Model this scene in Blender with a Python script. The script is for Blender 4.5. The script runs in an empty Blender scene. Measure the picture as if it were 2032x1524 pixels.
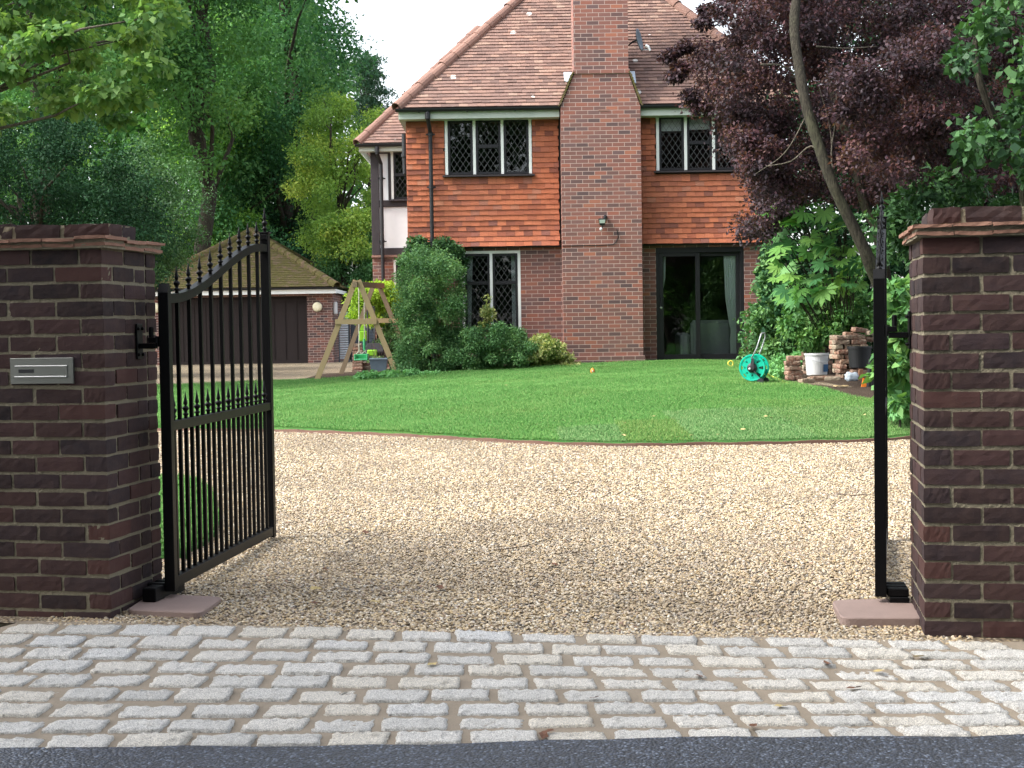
import bpy, math, random
import numpy as np
from mathutils import Vector, Matrix, Euler
R = math.radians
random.seed(7)
RNG = np.random.default_rng(7)
SC = bpy.context.scene
COL = SC.collection

# ------------------------------------------------------------------ survey
FPX = 2900.0
CAMZ = 1.235
TH = math.atan(109.0 / FPX)
ROLL = 0.0155
_F = Vector((0, math.cos(TH), -math.sin(TH)))
_U = Vector((0, math.sin(TH), math.cos(TH)))
_X = Vector((1, 0, 0))
_r = _X * math.cos(ROLL) - _U * math.sin(ROLL)
_u = _U * math.cos(ROLL) + _X * math.sin(ROLL)
CAM = Vector((0, 0, CAMZ))


def ray(px, py):
    return _F * FPX + _r * (px - 1016.0) - _u * (py - 762.0)


def P(px, py, d):
    """surveyed point: photo pixel at distance d along +Y"""
    v = ray(px, py)
    return CAM + v * (d / v.y)


def sstep(t):
    t = np.clip(t, 0, 1)
    return t * t * (3 - 2 * t)


def ytop(x):            # line where the setts meet the gravel
    return 5.87 - 0.172 * np.clip(x, -4, 4)


YBOT = 4.83             # line where the setts meet the road


def h(x, y):
    """height of the ground"""
    x = np.asarray(x, float)
    y = np.asarray(y, float)
    l = np.interp(y, [6, 13, 20, 27, 44, 80, 150], [0, .10, .22, .34, .31, .5, 1.0])
    r = np.interp(y, [6, 13, 18, 20, 25, 27, 44, 80, 150], [0, .17, .40, .44, .50, .55, .55, .7, 1.0])
    z = l + (r - l) * sstep((x + 5) / 6.0)
    yt = ytop(x)
    v = np.clip((yt - y) / (yt - YBOT), 0, 1)
    return np.where(y < yt, -0.165 * v, z)


def hz(x, y):
    return float(h(x, y))


def G(px, py, off=0.0):
    """photo pixel -> point on the ground"""
    v = ray(px, py)
    d = 6.0
    for _ in range(60):
        p = CAM + v * (d / v.y)
        t = hz(p.x, p.y) + off
        # distance at which ray reaches height t
        if v.z >= -1e-6:
            break
        dn = (t - CAMZ) / (v.z / v.y)
        d = d + 0.5 * (dn - d)
        d = min(max(d, 2), 120)
    return CAM + v * (d / v.y)


def RP(px, py, pt, n):
    v = ray(px, py)
    t = (Vector(pt) - CAM).dot(n) / v.dot(n)
    return CAM + v * t


# ------------------------------------------------------------------ objects
def tag(o, label=None, cat=None, group=None, kind=None):
    if label:
        o['label'] = label
    if cat:
        o['category'] = cat
    if group:
        o['group'] = group
    if kind:
        o['kind'] = kind
    return o


def empty(name, loc=(0, 0, 0), rz=0.0, label=None, cat=None, group=None):
    o = bpy.data.objects.new(name, None)
    o.empty_display_size = 0.2
    o.location = loc
    o.rotation_euler = (0, 0, rz)
    COL.objects.link(o)
    return tag(o, label, cat, group)


def copy_tree(o, parent=None):
    c = o.copy()
    COL.objects.link(c)
    if parent:
        c.parent = parent
    for ch in list(o.children):
        copy_tree(ch, c)
    return c


def lattice(nx, ny, nz):
    """surface points of a box, shared between its faces (a closed shell)"""
    idx = {}
    vs = []
    fs = []

    def vid(i, j, k):
        key = (i, j, k)
        if key not in idx:
            idx[key] = len(vs)
            vs.append((i / nx, j / ny, k / nz))
        return idx[key]
    for i in range(nx):
        for j in range(ny):
            fs.append((vid(i, j, 0), vid(i, j + 1, 0), vid(i + 1, j + 1, 0), vid(i + 1, j, 0)))
            fs.append((vid(i, j, nz), vid(i + 1, j, nz), vid(i + 1, j + 1, nz), vid(i, j + 1, nz)))
    for i in range(nx):
        for k in range(nz):
            fs.append((vid(i, 0, k), vid(i + 1, 0, k), vid(i + 1, 0, k + 1), vid(i, 0, k + 1)))
            fs.append((vid(i, ny, k), vid(i, ny, k + 1), vid(i + 1, ny, k + 1), vid(i + 1, ny, k)))
    for j in range(ny):
        for k in range(nz):
            fs.append((vid(0, j, k), vid(0, j, k + 1), vid(0, j + 1, k + 1), vid(0, j + 1, k)))
            fs.append((vid(nx, j, k), vid(nx, j + 1, k), vid(nx, j + 1, k + 1), vid(nx, j, k + 1)))
    return np.array(vs), fs


_LAT = {}


def lat(n):
    if n not in _LAT:
        _LAT[n] = lattice(*n)
    return _LAT[n]


class MB:
    """collects shapes; build() links them as ONE mesh object"""

    def __init__(self):
        self.v = []
        self.f = []
        self.m = []
        self.mi = 0

    def add(self, vs, fs, mi=None):
        b = len(self.v)
        self.v.extend([tuple(p) for p in vs])
        for f in fs:
            self.f.append(tuple(b + i for i in f))
            self.m.append(self.mi if mi is None else mi)
        return self

    def hexa(self, p, mi=None):
        """8 points: bottom ring 0-3 then top ring 4-7"""
        return self.add(p, [(3, 2, 1, 0), (4, 5, 6, 7), (0, 1, 5, 4), (1, 2, 6, 5), (2, 3, 7, 6), (3, 0, 4, 7)], mi)

    def box(self, x0, x1, y0, y1, z0, z1, mi=None):
        return self.hexa([(x0, y0, z0), (x1, y0, z0), (x1, y1, z0), (x0, y1, z0),
                          (x0, y0, z1), (x1, y0, z1), (x1, y1, z1), (x0, y1, z1)], mi)

    def bbox(self, x0, x1, y0, y1, z0, z1, b=.004, mi=None, M=None):
        """box with chamfered edges"""
        vs = []
        idx = {}
        X = (x0, x1)
        Y = (y0, y1)
        Z = (z0, z1)
        for i in (0, 1):
            for j in (0, 1):
                for k in (0, 1):
                    sx, sy, sz = 1 - 2 * i, 1 - 2 * j, 1 - 2 * k
                    for a in range(3):
                        p = [X[i] + sx * b, Y[j] + sy * b, Z[k] + sz * b]
                        p[a] = (X[i], Y[j], Z[k])[a]
                        idx[(i, j, k, a)] = len(vs)
                        vs.append(p)
        fs = []
        g = lambda i, j, k, a: idx[(i, j, k, a)]
        for s in (0, 1):
            q = [g(s, 0, 0, 0), g(s, 1, 0, 0), g(s, 1, 1, 0), g(s, 0, 1, 0)]
            fs.append(q if s else q[::-1])
            q = [g(0, s, 0, 1), g(1, s, 0, 1), g(1, s, 1, 1), g(0, s, 1, 1)]
            fs.append(q[::-1] if s else q)
            q = [g(0, 0, s, 2), g(1, 0, s, 2), g(1, 1, s, 2), g(0, 1, s, 2)]
            fs.append(q if s else q[::-1])
        for s in (0, 1):
            for t in (0, 1):
                fs.append([g(s, t, 0, 0), g(s, t, 0, 1), g(s, t, 1, 1), g(s, t, 1, 0)])
                fs.append([g(s, 0, t, 0), g(s, 0, t, 2), g(s, 1, t, 2), g(s, 1, t, 0)])
                fs.append([g(0, s, t, 1), g(0, s, t, 2), g(1, s, t, 2), g(1, s, t, 1)])
        for i in (0, 1):
            for j in (0, 1):
                for k in (0, 1):
                    fs.append([g(i, j, k, 0), g(i, j, k, 1), g(i, j, k, 2)])
        if M is not None:
            vs = [M @ Vector(p) for p in vs]
        return self.add(vs, fs, mi)

    def rough(self, o, ax, ay, az, n=(4, 2, 2), jit=.002, rnd=.25, mi=None, rng=RNG):
        """irregular stone / brick: origin o, edge vectors ax ay az"""
        t, fs = lat(n)
        c = t - .5
        # pull corners and edges in
        e = (np.abs(c) > .49).sum(1)
        L = [np.linalg.norm(a) for a in (ax, ay, az)]
        m = min(L)
        pull = np.where(e == 3, rnd * .5, np.where(e == 2, rnd * .28, 0))[:, None]
        c = c - np.sign(c) * (np.abs(c) > .49) * pull * np.array([m / L[0], m / L[1], m / L[2]]) * .5
        p = np.asarray(o, float) + (c[:, 0:1] + .5) * np.asarray(ax, float) + (c[:, 1:2] + .5) * np.asarray(ay, float) + (c[:, 2:3] + .5) * np.asarray(az, float)
        p = p + rng.normal(0, jit, p.shape)
        return self.add(p, fs, mi)

    def tube(self, pts, r, n=8, caps=True, mi=None):
        pts = [Vector(p) for p in pts]
        rs = r if isinstance(r, (list, tuple)) else [r] * len(pts)
        vs = []
        prev = None
        for i, p in enumerate(pts):
            if i == 0:
                t = pts[1] - pts[0]
            elif i == len(pts) - 1:
                t = pts[-1] - pts[-2]
            else:
                t = (pts[i + 1] - pts[i]).normalized() + (pts[i] - pts[i - 1]).normalized()
            t = t.normalized() if t.length > 1e-9 else Vector((0, 0, 1))
            if prev is None:
                a = t.orthogonal().normalized()
            else:
                a = (prev - t * prev.dot(t))
                a = a.normalized() if a.length > 1e-6 else t.orthogonal().normalized()
            prev = a
            b = t.cross(a)
            for k in range(n):
                w = 2 * math.pi * k / n
                vs.append(p + (a * math.cos(w) + b * math.sin(w)) * rs[i])
        fs = []
        for i in range(len(pts) - 1):
            for k in range(n):
                fs.append((i * n + k, i * n + (k + 1) % n, (i + 1) * n + (k + 1) % n, (i + 1) * n + k))
        if caps:
            fs.append(tuple(range(n - 1, -1, -1)))
            fs.append(tuple((len(pts) - 1) * n + k for k in range(n)))
        return self.add(vs, fs, mi)

    def bar(self, a, b, w, d, up=(0, 0, 1), mi=None):
        """square-section bar from a to b; w along side, d along the other"""
        a = Vector(a)
        b = Vector(b)
        t = (b - a).normalized()
        u = Vector(up)
        s = t.cross(u)
        s = s.normalized() if s.length > 1e-6 else t.orthogonal().normalized()
        q = s.cross(t).normalized()
        c = [(-1, -1), (1, -1), (1, 1), (-1, 1)]
        return self.hexa([a + s * i * w / 2 + q * j * d / 2 for i, j in c] + [b + s * i * w / 2 + q * j * d / 2 for i, j in c], mi)

    def lathe(self, prof, c=(0, 0, 0), axis=(0, 0, 1), n=12, mi=None):
        """prof: (radius, height along axis)"""
        ax = Vector(axis).normalized()
        a = ax.orthogonal().normalized()
        b = ax.cross(a)
        c = Vector(c)
        vs = []
        for r, z in prof:
            for k in range(n):
                w = 2 * math.pi * k / n
                vs.append(c + ax * z + (a * math.cos(w) + b * math.sin(w)) * r)
        fs = []
        for i in range(len(prof) - 1):
            for k in range(n):
                fs.append((i * n + k, i * n + (k + 1) % n, (i + 1) * n + (k + 1) % n, (i + 1) * n + k))
        fs.append(tuple(range(n - 1, -1, -1)))
        fs.append(tuple((len(prof) - 1) * n + k for k in range(n)))
        return self.add(vs, fs, mi)

    def build(self, name, mats, parent=None, smooth=False, loc=None):
        me = bpy.data.meshes.new(name)
        me.from_pydata(self.v, [], self.f)
        ms = mats if isinstance(mats, (list, tuple)) else [mats]
        for m in ms:
            me.materials.append(m)
        if len(ms) > 1:
            me.polygons.foreach_set('material_index', np.array(self.m, np.int32))
        if smooth:
            me.polygons.foreach_set('use_smooth', np.ones(len(me.polygons), bool))
        me.update()
        o = bpy.data.objects.new(name, me)
        COL.objects.link(o)
        if parent is not None:
            o.parent = parent
        if loc is not None:
            o.location = loc
        return o


def mesh_np(name, V, F, mat, parent=None, tint=None, smooth=False):
    V = np.asarray(V, np.float32)
    F = np.asarray(F, np.int32)
    me = bpy.data.meshes.new(name)
    k = F.shape[1]
    me.vertices.add(len(V))
    me.vertices.foreach_set('co', V.ravel())
    me.loops.add(F.size)
    me.loops.foreach_set('vertex_index', F.ravel())
    me.polygons.add(len(F))
    me.polygons.foreach_set('loop_start', np.arange(0, F.size, k, dtype=np.int32))
    me.polygons.foreach_set('loop_total', np.full(len(F), k, np.int32))
    me.materials.append(mat)
    if smooth:
        me.polygons.foreach_set('use_smooth', np.ones(len(F), bool))
    me.update(calc_edges=True)
    if tint is not None:
        a = me.attributes.new('tint', 'FLOAT', 'POINT')
        a.data.foreach_set('value', np.asarray(tint, np.float32))
    o = bpy.data.objects.new(name, me)
    COL.objects.link(o)
    if parent is not None:
        o.parent = parent
    return o


def catmull(pts, n):
    pts = np.asarray(pts, float)
    d = np.r_[0, np.cumsum(np.linalg.norm(np.diff(pts, axis=0), axis=1))]
    t = np.linspace(0, d[-1], n)
    P_ = np.vstack([2 * pts[0] - pts[1], pts, 2 * pts[-1] - pts[-2]])
    out = []
    for s in t:
        i = min(max(np.searchsorted(d, s, side='right') - 1, 0), len(pts) - 2)
        u = (s - d[i]) / max(d[i + 1] - d[i], 1e-9)
        p0, p1, p2, p3 = P_[i], P_[i + 1], P_[i + 2], P_[i + 3]
        out.append(.5 * ((2 * p1) + (-p0 + p2) * u + (2 * p0 - 5 * p1 + 4 * p2 - p3) * u * u + (-p0 + 3 * p1 - 3 * p2 + p3) * u ** 3))
    return np.array(out)


def loft(name, A, B, nv, zoff, mat, nu=None, skirt=0.0, amp=0.0):
    """ground sheet between two xy curves, laid on h()"""
    nu = nu or len(A)
    A = catmull(A, nu)[:, :2]
    B = catmull(B, nu)[:, :2]
    w = np.linspace(0, 1, nv)[:, None, None]
    XY = A[None] * (1 - w) + B[None] * w
    Z = h(XY[..., 0], XY[..., 1]) + zoff
    if amp:
        Z = Z + amp * (np.sin(XY[..., 0] * 2.3 + 1) * np.sin(XY[..., 1] * 1.7) + .5 * np.sin(XY[..., 0] * 5.1) * np.sin(XY[..., 1] * 4.3 + .5))
    V = np.dstack([XY, Z]).reshape(-1, 3)
    i, j = np.meshgrid(np.arange(nv - 1), np.arange(nu - 1), indexing='ij')
    a = (i * nu + j).ravel()
    F = np.stack([a, a + 1, a + nu + 1, a + nu], 1)
    if skirt:
        # a turned-down edge all round
        ring = list(range(nu)) + [nu * k + nu - 1 for k in range(1, nv)] + [nu * (nv - 1) + k for k in range(nu - 2, -1, -1)] + [nu * k for k in range(nv - 2, 0, -1)]
        b = len(V)
        lo = V[ring].copy()
        lo[:, 2] -= skirt
        V = np.vstack([V, lo])
        m = len(ring)
        q = [(ring[k], b + k, b + (k + 1) % m, ring[(k + 1) % m]) for k in range(m)]
        F = np.vstack([F, np.array(q)])
    return mesh_np(name, V, F, mat, smooth=True)


# ------------------------------------------------------------------ materials
class NT:
    def __init__(self, name):
        self.m = bpy.data.materials.new(name)
        self.m.use_nodes = True
        self.nt = self.m.node_tree
        self.nt.nodes.clear()
        self.out = self.nt.nodes.new('ShaderNodeOutputMaterial')

    def n(self, t, _props=None, **ins):
        nd = self.nt.nodes.new('ShaderNode' + t)
        for k, v in (_props or {}).items():
            setattr(nd, k, v)
        for k, v in ins.items():
            key = k.replace('_', ' ')
            s = None
            if key in nd.inputs:
                s = nd.inputs[key]
            elif k.startswith('i') and k[1:].isdigit():
                s = nd.inputs[int(k[1:])]
            else:
                for q in nd.inputs:
                    if q.name.lower() == key.lower():
                        s = q
                        break
            if isinstance(v, bpy.types.NodeSocket):
                self.nt.links.new(v, s)
            elif v is not None:
                if isinstance(v, (tuple, list)) and len(v) == 3 and s.type == 'RGBA':
                    v = (*v, 1)
                s.default_value = v
        return nd

    def ramp(self, fac, stops, interp='LINEAR'):
        nd = self.nt.nodes.new('ShaderNodeValToRGB')
        cr = nd.color_ramp
        cr.interpolation = interp
        while len(cr.elements) > 1:
            cr.elements.remove(cr.elements[-1])
        for i, (p, c) in enumerate(stops):
            e = cr.elements[0] if i == 0 else cr.elements.new(p)
            e.position = p
            e.color = (*c, 1) if len(c) == 3 else c
        self.nt.links.new(fac, nd.inputs[0])
        return nd.outputs[0]

    def mix(self, fac, a, b, bt='MIX'):
        nd = self.nt.nodes.new('ShaderNodeMix')
        nd.data_type = 'RGBA'
        nd.blend_type = bt
        for s, v in ((nd.inputs[0], fac), (nd.inputs[6], a), (nd.inputs[7], b)):
            if isinstance(v, bpy.types.NodeSocket):
                self.nt.links.new(v, s)
            else:
                if isinstance(v, (tuple, list)) and len(v) == 3:
                    v = (*v, 1)
                s.default_value = v
        return nd.outputs[2]

    def math(self, op, a, b=None):
        nd = self.nt.nodes.new('ShaderNodeMath')
        nd.operation = op
        for s, v in ((nd.inputs[0], a), (nd.inputs[1], b)):
            if v is None:
                continue
            if isinstance(v, bpy.types.NodeSocket):
                self.nt.links.new(v, s)
            else:
                s.default_value = v
        return nd.outputs[0]

    def obj(self):
        return self.n('TexCoord').outputs['Object']

    def mapped(self, vec, scale=(1, 1, 1), loc=(0, 0, 0), rot=(0, 0, 0)):
        return self.n('Mapping', Vector=vec, Scale=scale, Location=loc, Rotation=rot).outputs[0]

    def noise(self, vec, scale, detail=4, rough=.55):
        return self.n('TexNoise', Vector=vec, Scale=scale, Detail=detail, Roughness=rough).outputs[0]

    def island(self):
        return self.n('NewGeometry').outputs['Random Per Island']

    def bump(self, height, dist=.005, strength=1.0, normal=None):
        return self.n('Bump', Height=height, Distance=dist, Strength=strength, Normal=normal).outputs[0]

    def pbr(self, color, rough=.8, normal=None, spec=.35, metal=0.0, **kw):
        b = self.n('BsdfPrincipled', Base_Color=color, Roughness=rough, Normal=normal, Metallic=metal, **kw)
        b.inputs['Specular IOR Level'].default_value = spec
        self.nt.links.new(b.outputs[0], self.out.inputs[0])
        return b


def m_plain(name, col, rough=.7, var=.18, scale=20, bump=.0, bscale=80, spec=.35, metal=0.0):
    t = NT(name)
    o = t.obj()
    nz = t.noise(o, scale)
    c = t.mix(t.math('MULTIPLY', nz, 1.0), tuple(v * (1 - var) for v in col), tuple(min(v * (1 + var), 1) for v in col))
    nrm = t.bump(t.noise(o, bscale), bump) if bump else None
    t.pbr(c, rough, nrm, spec, metal)
    return t.m


def m_pier_brick():
    t = NT('pier_brick')
    o = t.obj()
    isl = t.island()
    base = t.ramp(isl, [(0, (0.015, 0.011, 0.013)), (.2, (0.030, 0.018, 0.019)), (.4, (0.045, 0.022, 0.021)), (.54, (0.023, 0.018, 0.022)), (.68, (0.050, 0.026, 0.025)), (.8, (0.034, 0.022, 0.026)), (.92, (0.066, 0.028, 0.024)), (1, (0.020, 0.013, 0.015))])
    n1 = t.noise(o, 14, 5, .65)
    n2 = t.noise(o, 60, 4, .7)
    c = t.mix(t.ramp(n1, [(.35, (0, 0, 0)), (.75, (.6, .6, .6))]), base, t.mix(.5, base, (.11, .065, .05)))
    c = t.mix(t.ramp(n2, [(.55, (0, 0, 0)), (.75, (.55, .55, .55))]), c, (.05, .04, .042))
    v = t.n('TexVoronoi', Vector=o, Scale=130).outputs[0]
    hgt = t.math('ADD', n2, t.math('MULTIPLY', v, .3))
    t.pbr(c, .85, t.bump(hgt, .0010), .25)
    return t.m


def m_mortar(name, col, var=.25):
    t = NT(name)
    o = t.obj()
    n1 = t.noise(o, 9, 5, .6)
    n2 = t.noise(o, 160, 3, .7)
    c = t.mix(n1, tuple(v * (1 - var) for v in col), tuple(v * (1 + var * .6) for v in col))
    c = t.mix(t.ramp(n2, [(.4, (0, 0, 0)), (.8, (.5, .5, .5))]), c, tuple(v * .6 for v in col))
    t.pbr(c, .95, t.bump(n2, .004), .2)
    return t.m


def m_house_brick(name, ramp, mortar, face='XZ'):
    """stretcher bond, 225 x 75 mm, object coordinates in metres"""
    t = NT(name)
    o = t.obj()
    s = t.n('SeparateXYZ', Vector=o)
    u = t.math('ADD', s.outputs[0], s.outputs[1])
    vec = t.n('CombineXYZ', X=u, Y=s.outputs[2]).outputs[0]
    b = t.n('TexBrick', {'offset': .5, 'squash': 1.0}, Vector=vec, Color1=(0, 0, 0), Color2=(1, 1, 1), Mortar=(.5, .5, .5), Scale=1.0, Mortar_Size=.0052, Mortar_Smooth=.15, Bias=0.0, Brick_Width=.225, Row_Height=.075)
    base = t.ramp(b.outputs[0], ramp)
    n1 = t.noise(o, 1.1, 3)
    n2 = t.noise(o, 40, 4, .65)
    base = t.mix(t.math('MULTIPLY', n2, .5), base, t.mix(.6, base, (.10, .07, .07)))
    base = t.mix(t.ramp(n1, [(.45, (0, 0, 0)), (.75, (.45, .45, .45))]), base, t.mix(.5, base, (.16, .12, .11)))
    c = t.mix(b.outputs[1], base, mortar)
    hgt = t.math('SUBTRACT', t.math('MULTIPLY', n2, .25), b.outputs[1])
    t.pbr(c, .88, t.bump(hgt, .006), .25)
    return t.m


def m_tile(name, ramp, lichen=0.0, moss=0.0, mossramp=None, rough=.85):
    t = NT(name)
    o = t.obj()
    c = t.ramp(t.island(), ramp)
    n = t.noise(o, 30, 4, .65)
    c = t.mix(t.math('MULTIPLY', n, .55), c, t.mix(.65, c, (.08, .045, .04)))
    big = t.noise(o, .8, 4, .6)
    c = t.mix(t.ramp(big, [(.42, (0, 0, 0)), (.72, (.5, .5, .5))]), c, t.mix(.55, c, (.13, .085, .075)))
    if lichen:
        v = t.n('TexVoronoi', {'feature': 'F1'}, Vector=t.mapped(o, (1, 1, 1)), Scale=2.6, Randomness=1.0)
        edge = t.math('ADD', v.outputs[0], t.math('MULTIPLY', t.noise(o, 22, 3), .16))
        pick = t.n('SeparateColor', Color=v.outputs[1]).outputs[0]
        mask = t.math('MULTIPLY', t.math('LESS_THAN', edge, .235), t.math('LESS_THAN', pick, lichen))
        c = t.mix(mask, c, (.55, .53, .50))
        sp = t.ramp(t.noise(o, 16, 5, .75), [(.60, (0, 0, 0)), (.70, (.55, .55, .55))])
        c = t.mix(sp, c, (.40, .35, .32))
    if moss:
        mn = t.noise(o, 6, 6, .7)
        mm = t.ramp(mn, [(.34, (0, 0, 0)), (.52, (1, 1, 1))])
        mc = t.mix(t.noise(o, 14, 4), (.060, .058, .018), (.15, .125, .042))
        c = t.mix(mm, c, mc)
    t.pbr(c, rough, t.bump(n, .006), .25)
    return t.m


def m_leaf(name, cols, transl=.3, rough=.5, spec=.4, tw=.45):
    rough, spec = max(rough, .58), spec * .5
    """leaf colours run along cols, picked per leaf and per spray"""
    t = NT(name)
    a = t.n('Attribute', {'attribute_name': 'tint'}).outputs['Fac']
    f = t.math('ADD', t.math('MULTIPLY', t.island(), 1 - tw), t.math('MULTIPLY', a, tw))
    c = t.ramp(f, [(i / (len(cols) - 1), k) for i, k in enumerate(cols)])
    b = t.n('BsdfPrincipled', Base_Color=c, Roughness=rough)
    b.inputs['Specular IOR Level'].default_value = spec
    tr = t.n('BsdfTranslucent', Color=t.mix(1.0, c, (1.5, 1.5, .8), 'MULTIPLY'))
    mx = t.n('MixShader', i0=transl, i1=b.outputs[0], i2=tr.outputs[0])
    t.nt.links.new(mx.outputs[0], t.out.inputs[0])
    return t.m


def m_bark(name, c1, c2, scale=12):
    t = NT(name)
    o = t.obj()
    n = t.noise(t.mapped(o, (1, 1, .3)), scale, 6, .7)
    n2 = t.noise(o, 2.5, 4)
    c = t.mix(n, c1, c2)
    c = t.mix(t.ramp(n2, [(.5, (0, 0, 0)), (.75, (.6, .6, .6))]), c, (.10, .11, .06))
    n3 = t.noise(t.mapped(o, (1, 1, .18)), scale * 4, 5, .75)
    c = t.mix(t.ramp(n3, [(.4, (.8, .8, .8)), (.6, (0, 0, 0))]), c, tuple(v * .35 for v in c1))
    t.pbr(c, .9, t.bump(t.math('ADD', n, n3), .02), .2)
    return t.m


def m_gravel():
    t = NT('gravel_bed')
    o = t.obj()
    v = t.n('TexVoronoi', Vector=o, Scale=62.0, Randomness=1.0)
    pick = t.n('SeparateColor', Color=v.outputs[1]).outputs[0]
    c = t.ramp(pick, [(0, (0.258, 0.195, 0.112)), (.2, (0.377, 0.287, 0.156)), (.4, (0.456, 0.373, 0.225)), (.55, (0.317, 0.255, 0.169)), (.7, (0.516, 0.450, 0.309)), (.85, (0.377, 0.326, 0.244)), (.95, (0.198, 0.168, 0.127)), (1, (0.575, 0.543, 0.422))])
    gap = t.ramp(v.outputs[0], [(.26, (0, 0, 0)), (.55, (.9, .9, .9))])
    c = t.mix(gap, c, (.075, .055, .038))
    big = t.noise(o, .55, 5, .6)
    c = t.mix(t.ramp(big, [(.5, (0, 0, 0)), (.72, (.35, .35, .35))]), c, (.36, .28, .20))
    sp = t.noise(o, 9, 4, .7)
    c = t.mix(t.ramp(sp, [(.64, (0, 0, 0)), (.74, (.55, .55, .55))]), c, (.17, .12, .085))
    hgt = t.math('MULTIPLY', v.outputs[0], -1.0)
    t.pbr(c, .75, t.bump(hgt, .012), .35)
    return t.m


def m_pebble():
    t = NT('pebble')
    r = t.n('ObjectInfo').outputs['Random']
    c = t.ramp(r, [(0, (0.200, 0.148, 0.095)), (.12, (0.460, 0.346, 0.200)), (.26, (0.560, 0.455, 0.295)), (.38, (0.270, 0.208, 0.143)), (.5, (0.660, 0.563, 0.409)), (.6, (0.360, 0.307, 0.238)), (.7, (0.500, 0.366, 0.190)), (.8, (0.120, 0.104, 0.090)), (.87, (0.300, 0.272, 0.238)), (.93, (0.760, 0.702, 0.580)), (1, (0.280, 0.159, 0.104))])
    pos = t.n('NewGeometry').outputs['Position']
    big = t.noise(pos, .9, 5, .65)
    c = t.mix(t.ramp(big, [(.44, (0, 0, 0)), (.66, (.7, .7, .7))]), c, t.mix(.6, c, (.15, .12, .09)))
    sp = t.noise(t.mapped(pos, (1, 2.2, 1)), 4.5, 4, .7)
    c = t.mix(t.ramp(sp, [(.60, (0, 0, 0)), (.72, (.7, .7, .7))]), c, (.13, .10, .08))
    t.pbr(c, .6, None, .4)
    return t.m


def m_turf():
    t = NT('turf')
    o = t.obj()
    # laid rolls of turf, each strip a little different
    b = t.n('TexBrick', {'offset': .37}, Vector=t.mapped(o, (1, 1, 1), (.3, .45, 0), (0, 0, R(4))), Color1=(0, 0, 0), Color2=(1, 1, 1), Mortar=(.5, .5, .5), Scale=1.0, Mortar_Size=.004, Mortar_Smooth=1.0, Brick_Width=1.35, Row_Height=.62)
    c = t.ramp(b.outputs[0], [(0, (.062, .20, .038)), (.55, (.070, .215, .042)), (.8, (.08, .22, .048)), (.95, (.11, .22, .04)), (1, (.125, .22, .036))])
    n = t.noise(o, 1.3, 4)
    c = t.mix(n, c, t.mix(.5, c, (.06, .19, .035)))
    f = t.noise(o, 90, 3, .7)
    c = t.mix(t.ramp(f, [(.35, (.6, .6, .6)), (.6, (0, 0, 0))]), c, (.018, .06, .014))
    t.pbr(c, .8, t.bump(f, .02), .2)
    return t.m


def m_blade():
    t = NT('grass_blade')
    r = t.n('ObjectInfo').outputs['Random']
    pos = t.n('NewGeometry').outputs['Position']
    b = t.n('TexBrick', {'offset': .37}, Vector=t.mapped(pos, (1, 1, 1), (.3, .45, 0), (0, 0, R(4))), Color1=(0, 0, 0), Color2=(1, 1, 1), Mortar=(.5, .5, .5), Scale=1.0, Mortar_Size=.004, Mortar_Smooth=1.0, Brick_Width=1.35, Row_Height=.62)
    c1 = t.ramp(r, [(0, (0.077, 0.230, 0.044)), (.5, (0.110, 0.296, 0.061)), (.85, (0.146, 0.342, 0.077)), (1, (0.300, 0.424, 0.154))])
    old = t.ramp(r, [(0, (.11, .24, .046)), (.7, (.16, .30, .065)), (1, (.29, .36, .12))])
    s = t.n('SeparateXYZ', Vector=pos)
    wob = t.math('MULTIPLY', t.math('SUBTRACT', t.noise(pos, 9, 2), .5), .12)
    X, Y = t.math('ADD', s.outputs[0], wob), t.math('ADD', s.outputs[1], wob)
    inside = lambda v, a, b: t.math('MULTIPLY', t.math('GREATER_THAN', v, a), t.math('LESS_THAN', v, b))
    olive_ = t.math('MULTIPLY', inside(X, 1.02, 1.62), inside(Y, 10.0, 14.7))
    strip1 = t.math('MULTIPLY', inside(X, .42, 1.03), inside(Y, 10.0, 14.3))
    strip2 = t.math('MULTIPLY', inside(X, 1.60, 5.2), inside(Y, 10.0, 15.7))
    strip3 = t.math('MULTIPLY', inside(X, 2.75, 5.2), inside(Y, 10.0, 16.6))
    pale = t.ramp(r, [(0, (0.094, 0.227, 0.068)), (.5, (0.143, 0.302, 0.099)), (1, (0.330, 0.454, 0.209))])
    c = t.mix(t.math('MULTIPLY', t.math('MAXIMUM', strip1, strip2), .75), c1, pale)
    c = t.mix(t.math('MULTIPLY', strip3, .35), c, old)
    c = t.mix(t.math('MULTIPLY', olive_, .85), c, old)
    pat = t.noise(pos, .75, 5, .65)
    c = t.mix(t.ramp(pat, [(.50, (0, 0, 0)), (.70, (.55, .55, .55))]), c, old)
    bs = t.n('BsdfPrincipled', Base_Color=c, Roughness=.55)
    bs.inputs['Specular IOR Level'].default_value = .3
    tr = t.n('BsdfTranslucent', Color=c)
    mx = t.n('MixShader', i0=.3, i1=bs.outputs[0], i2=tr.outputs[0])
    t.nt.links.new(mx.outputs[0], t.out.inputs[0])
    return t.m


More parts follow.
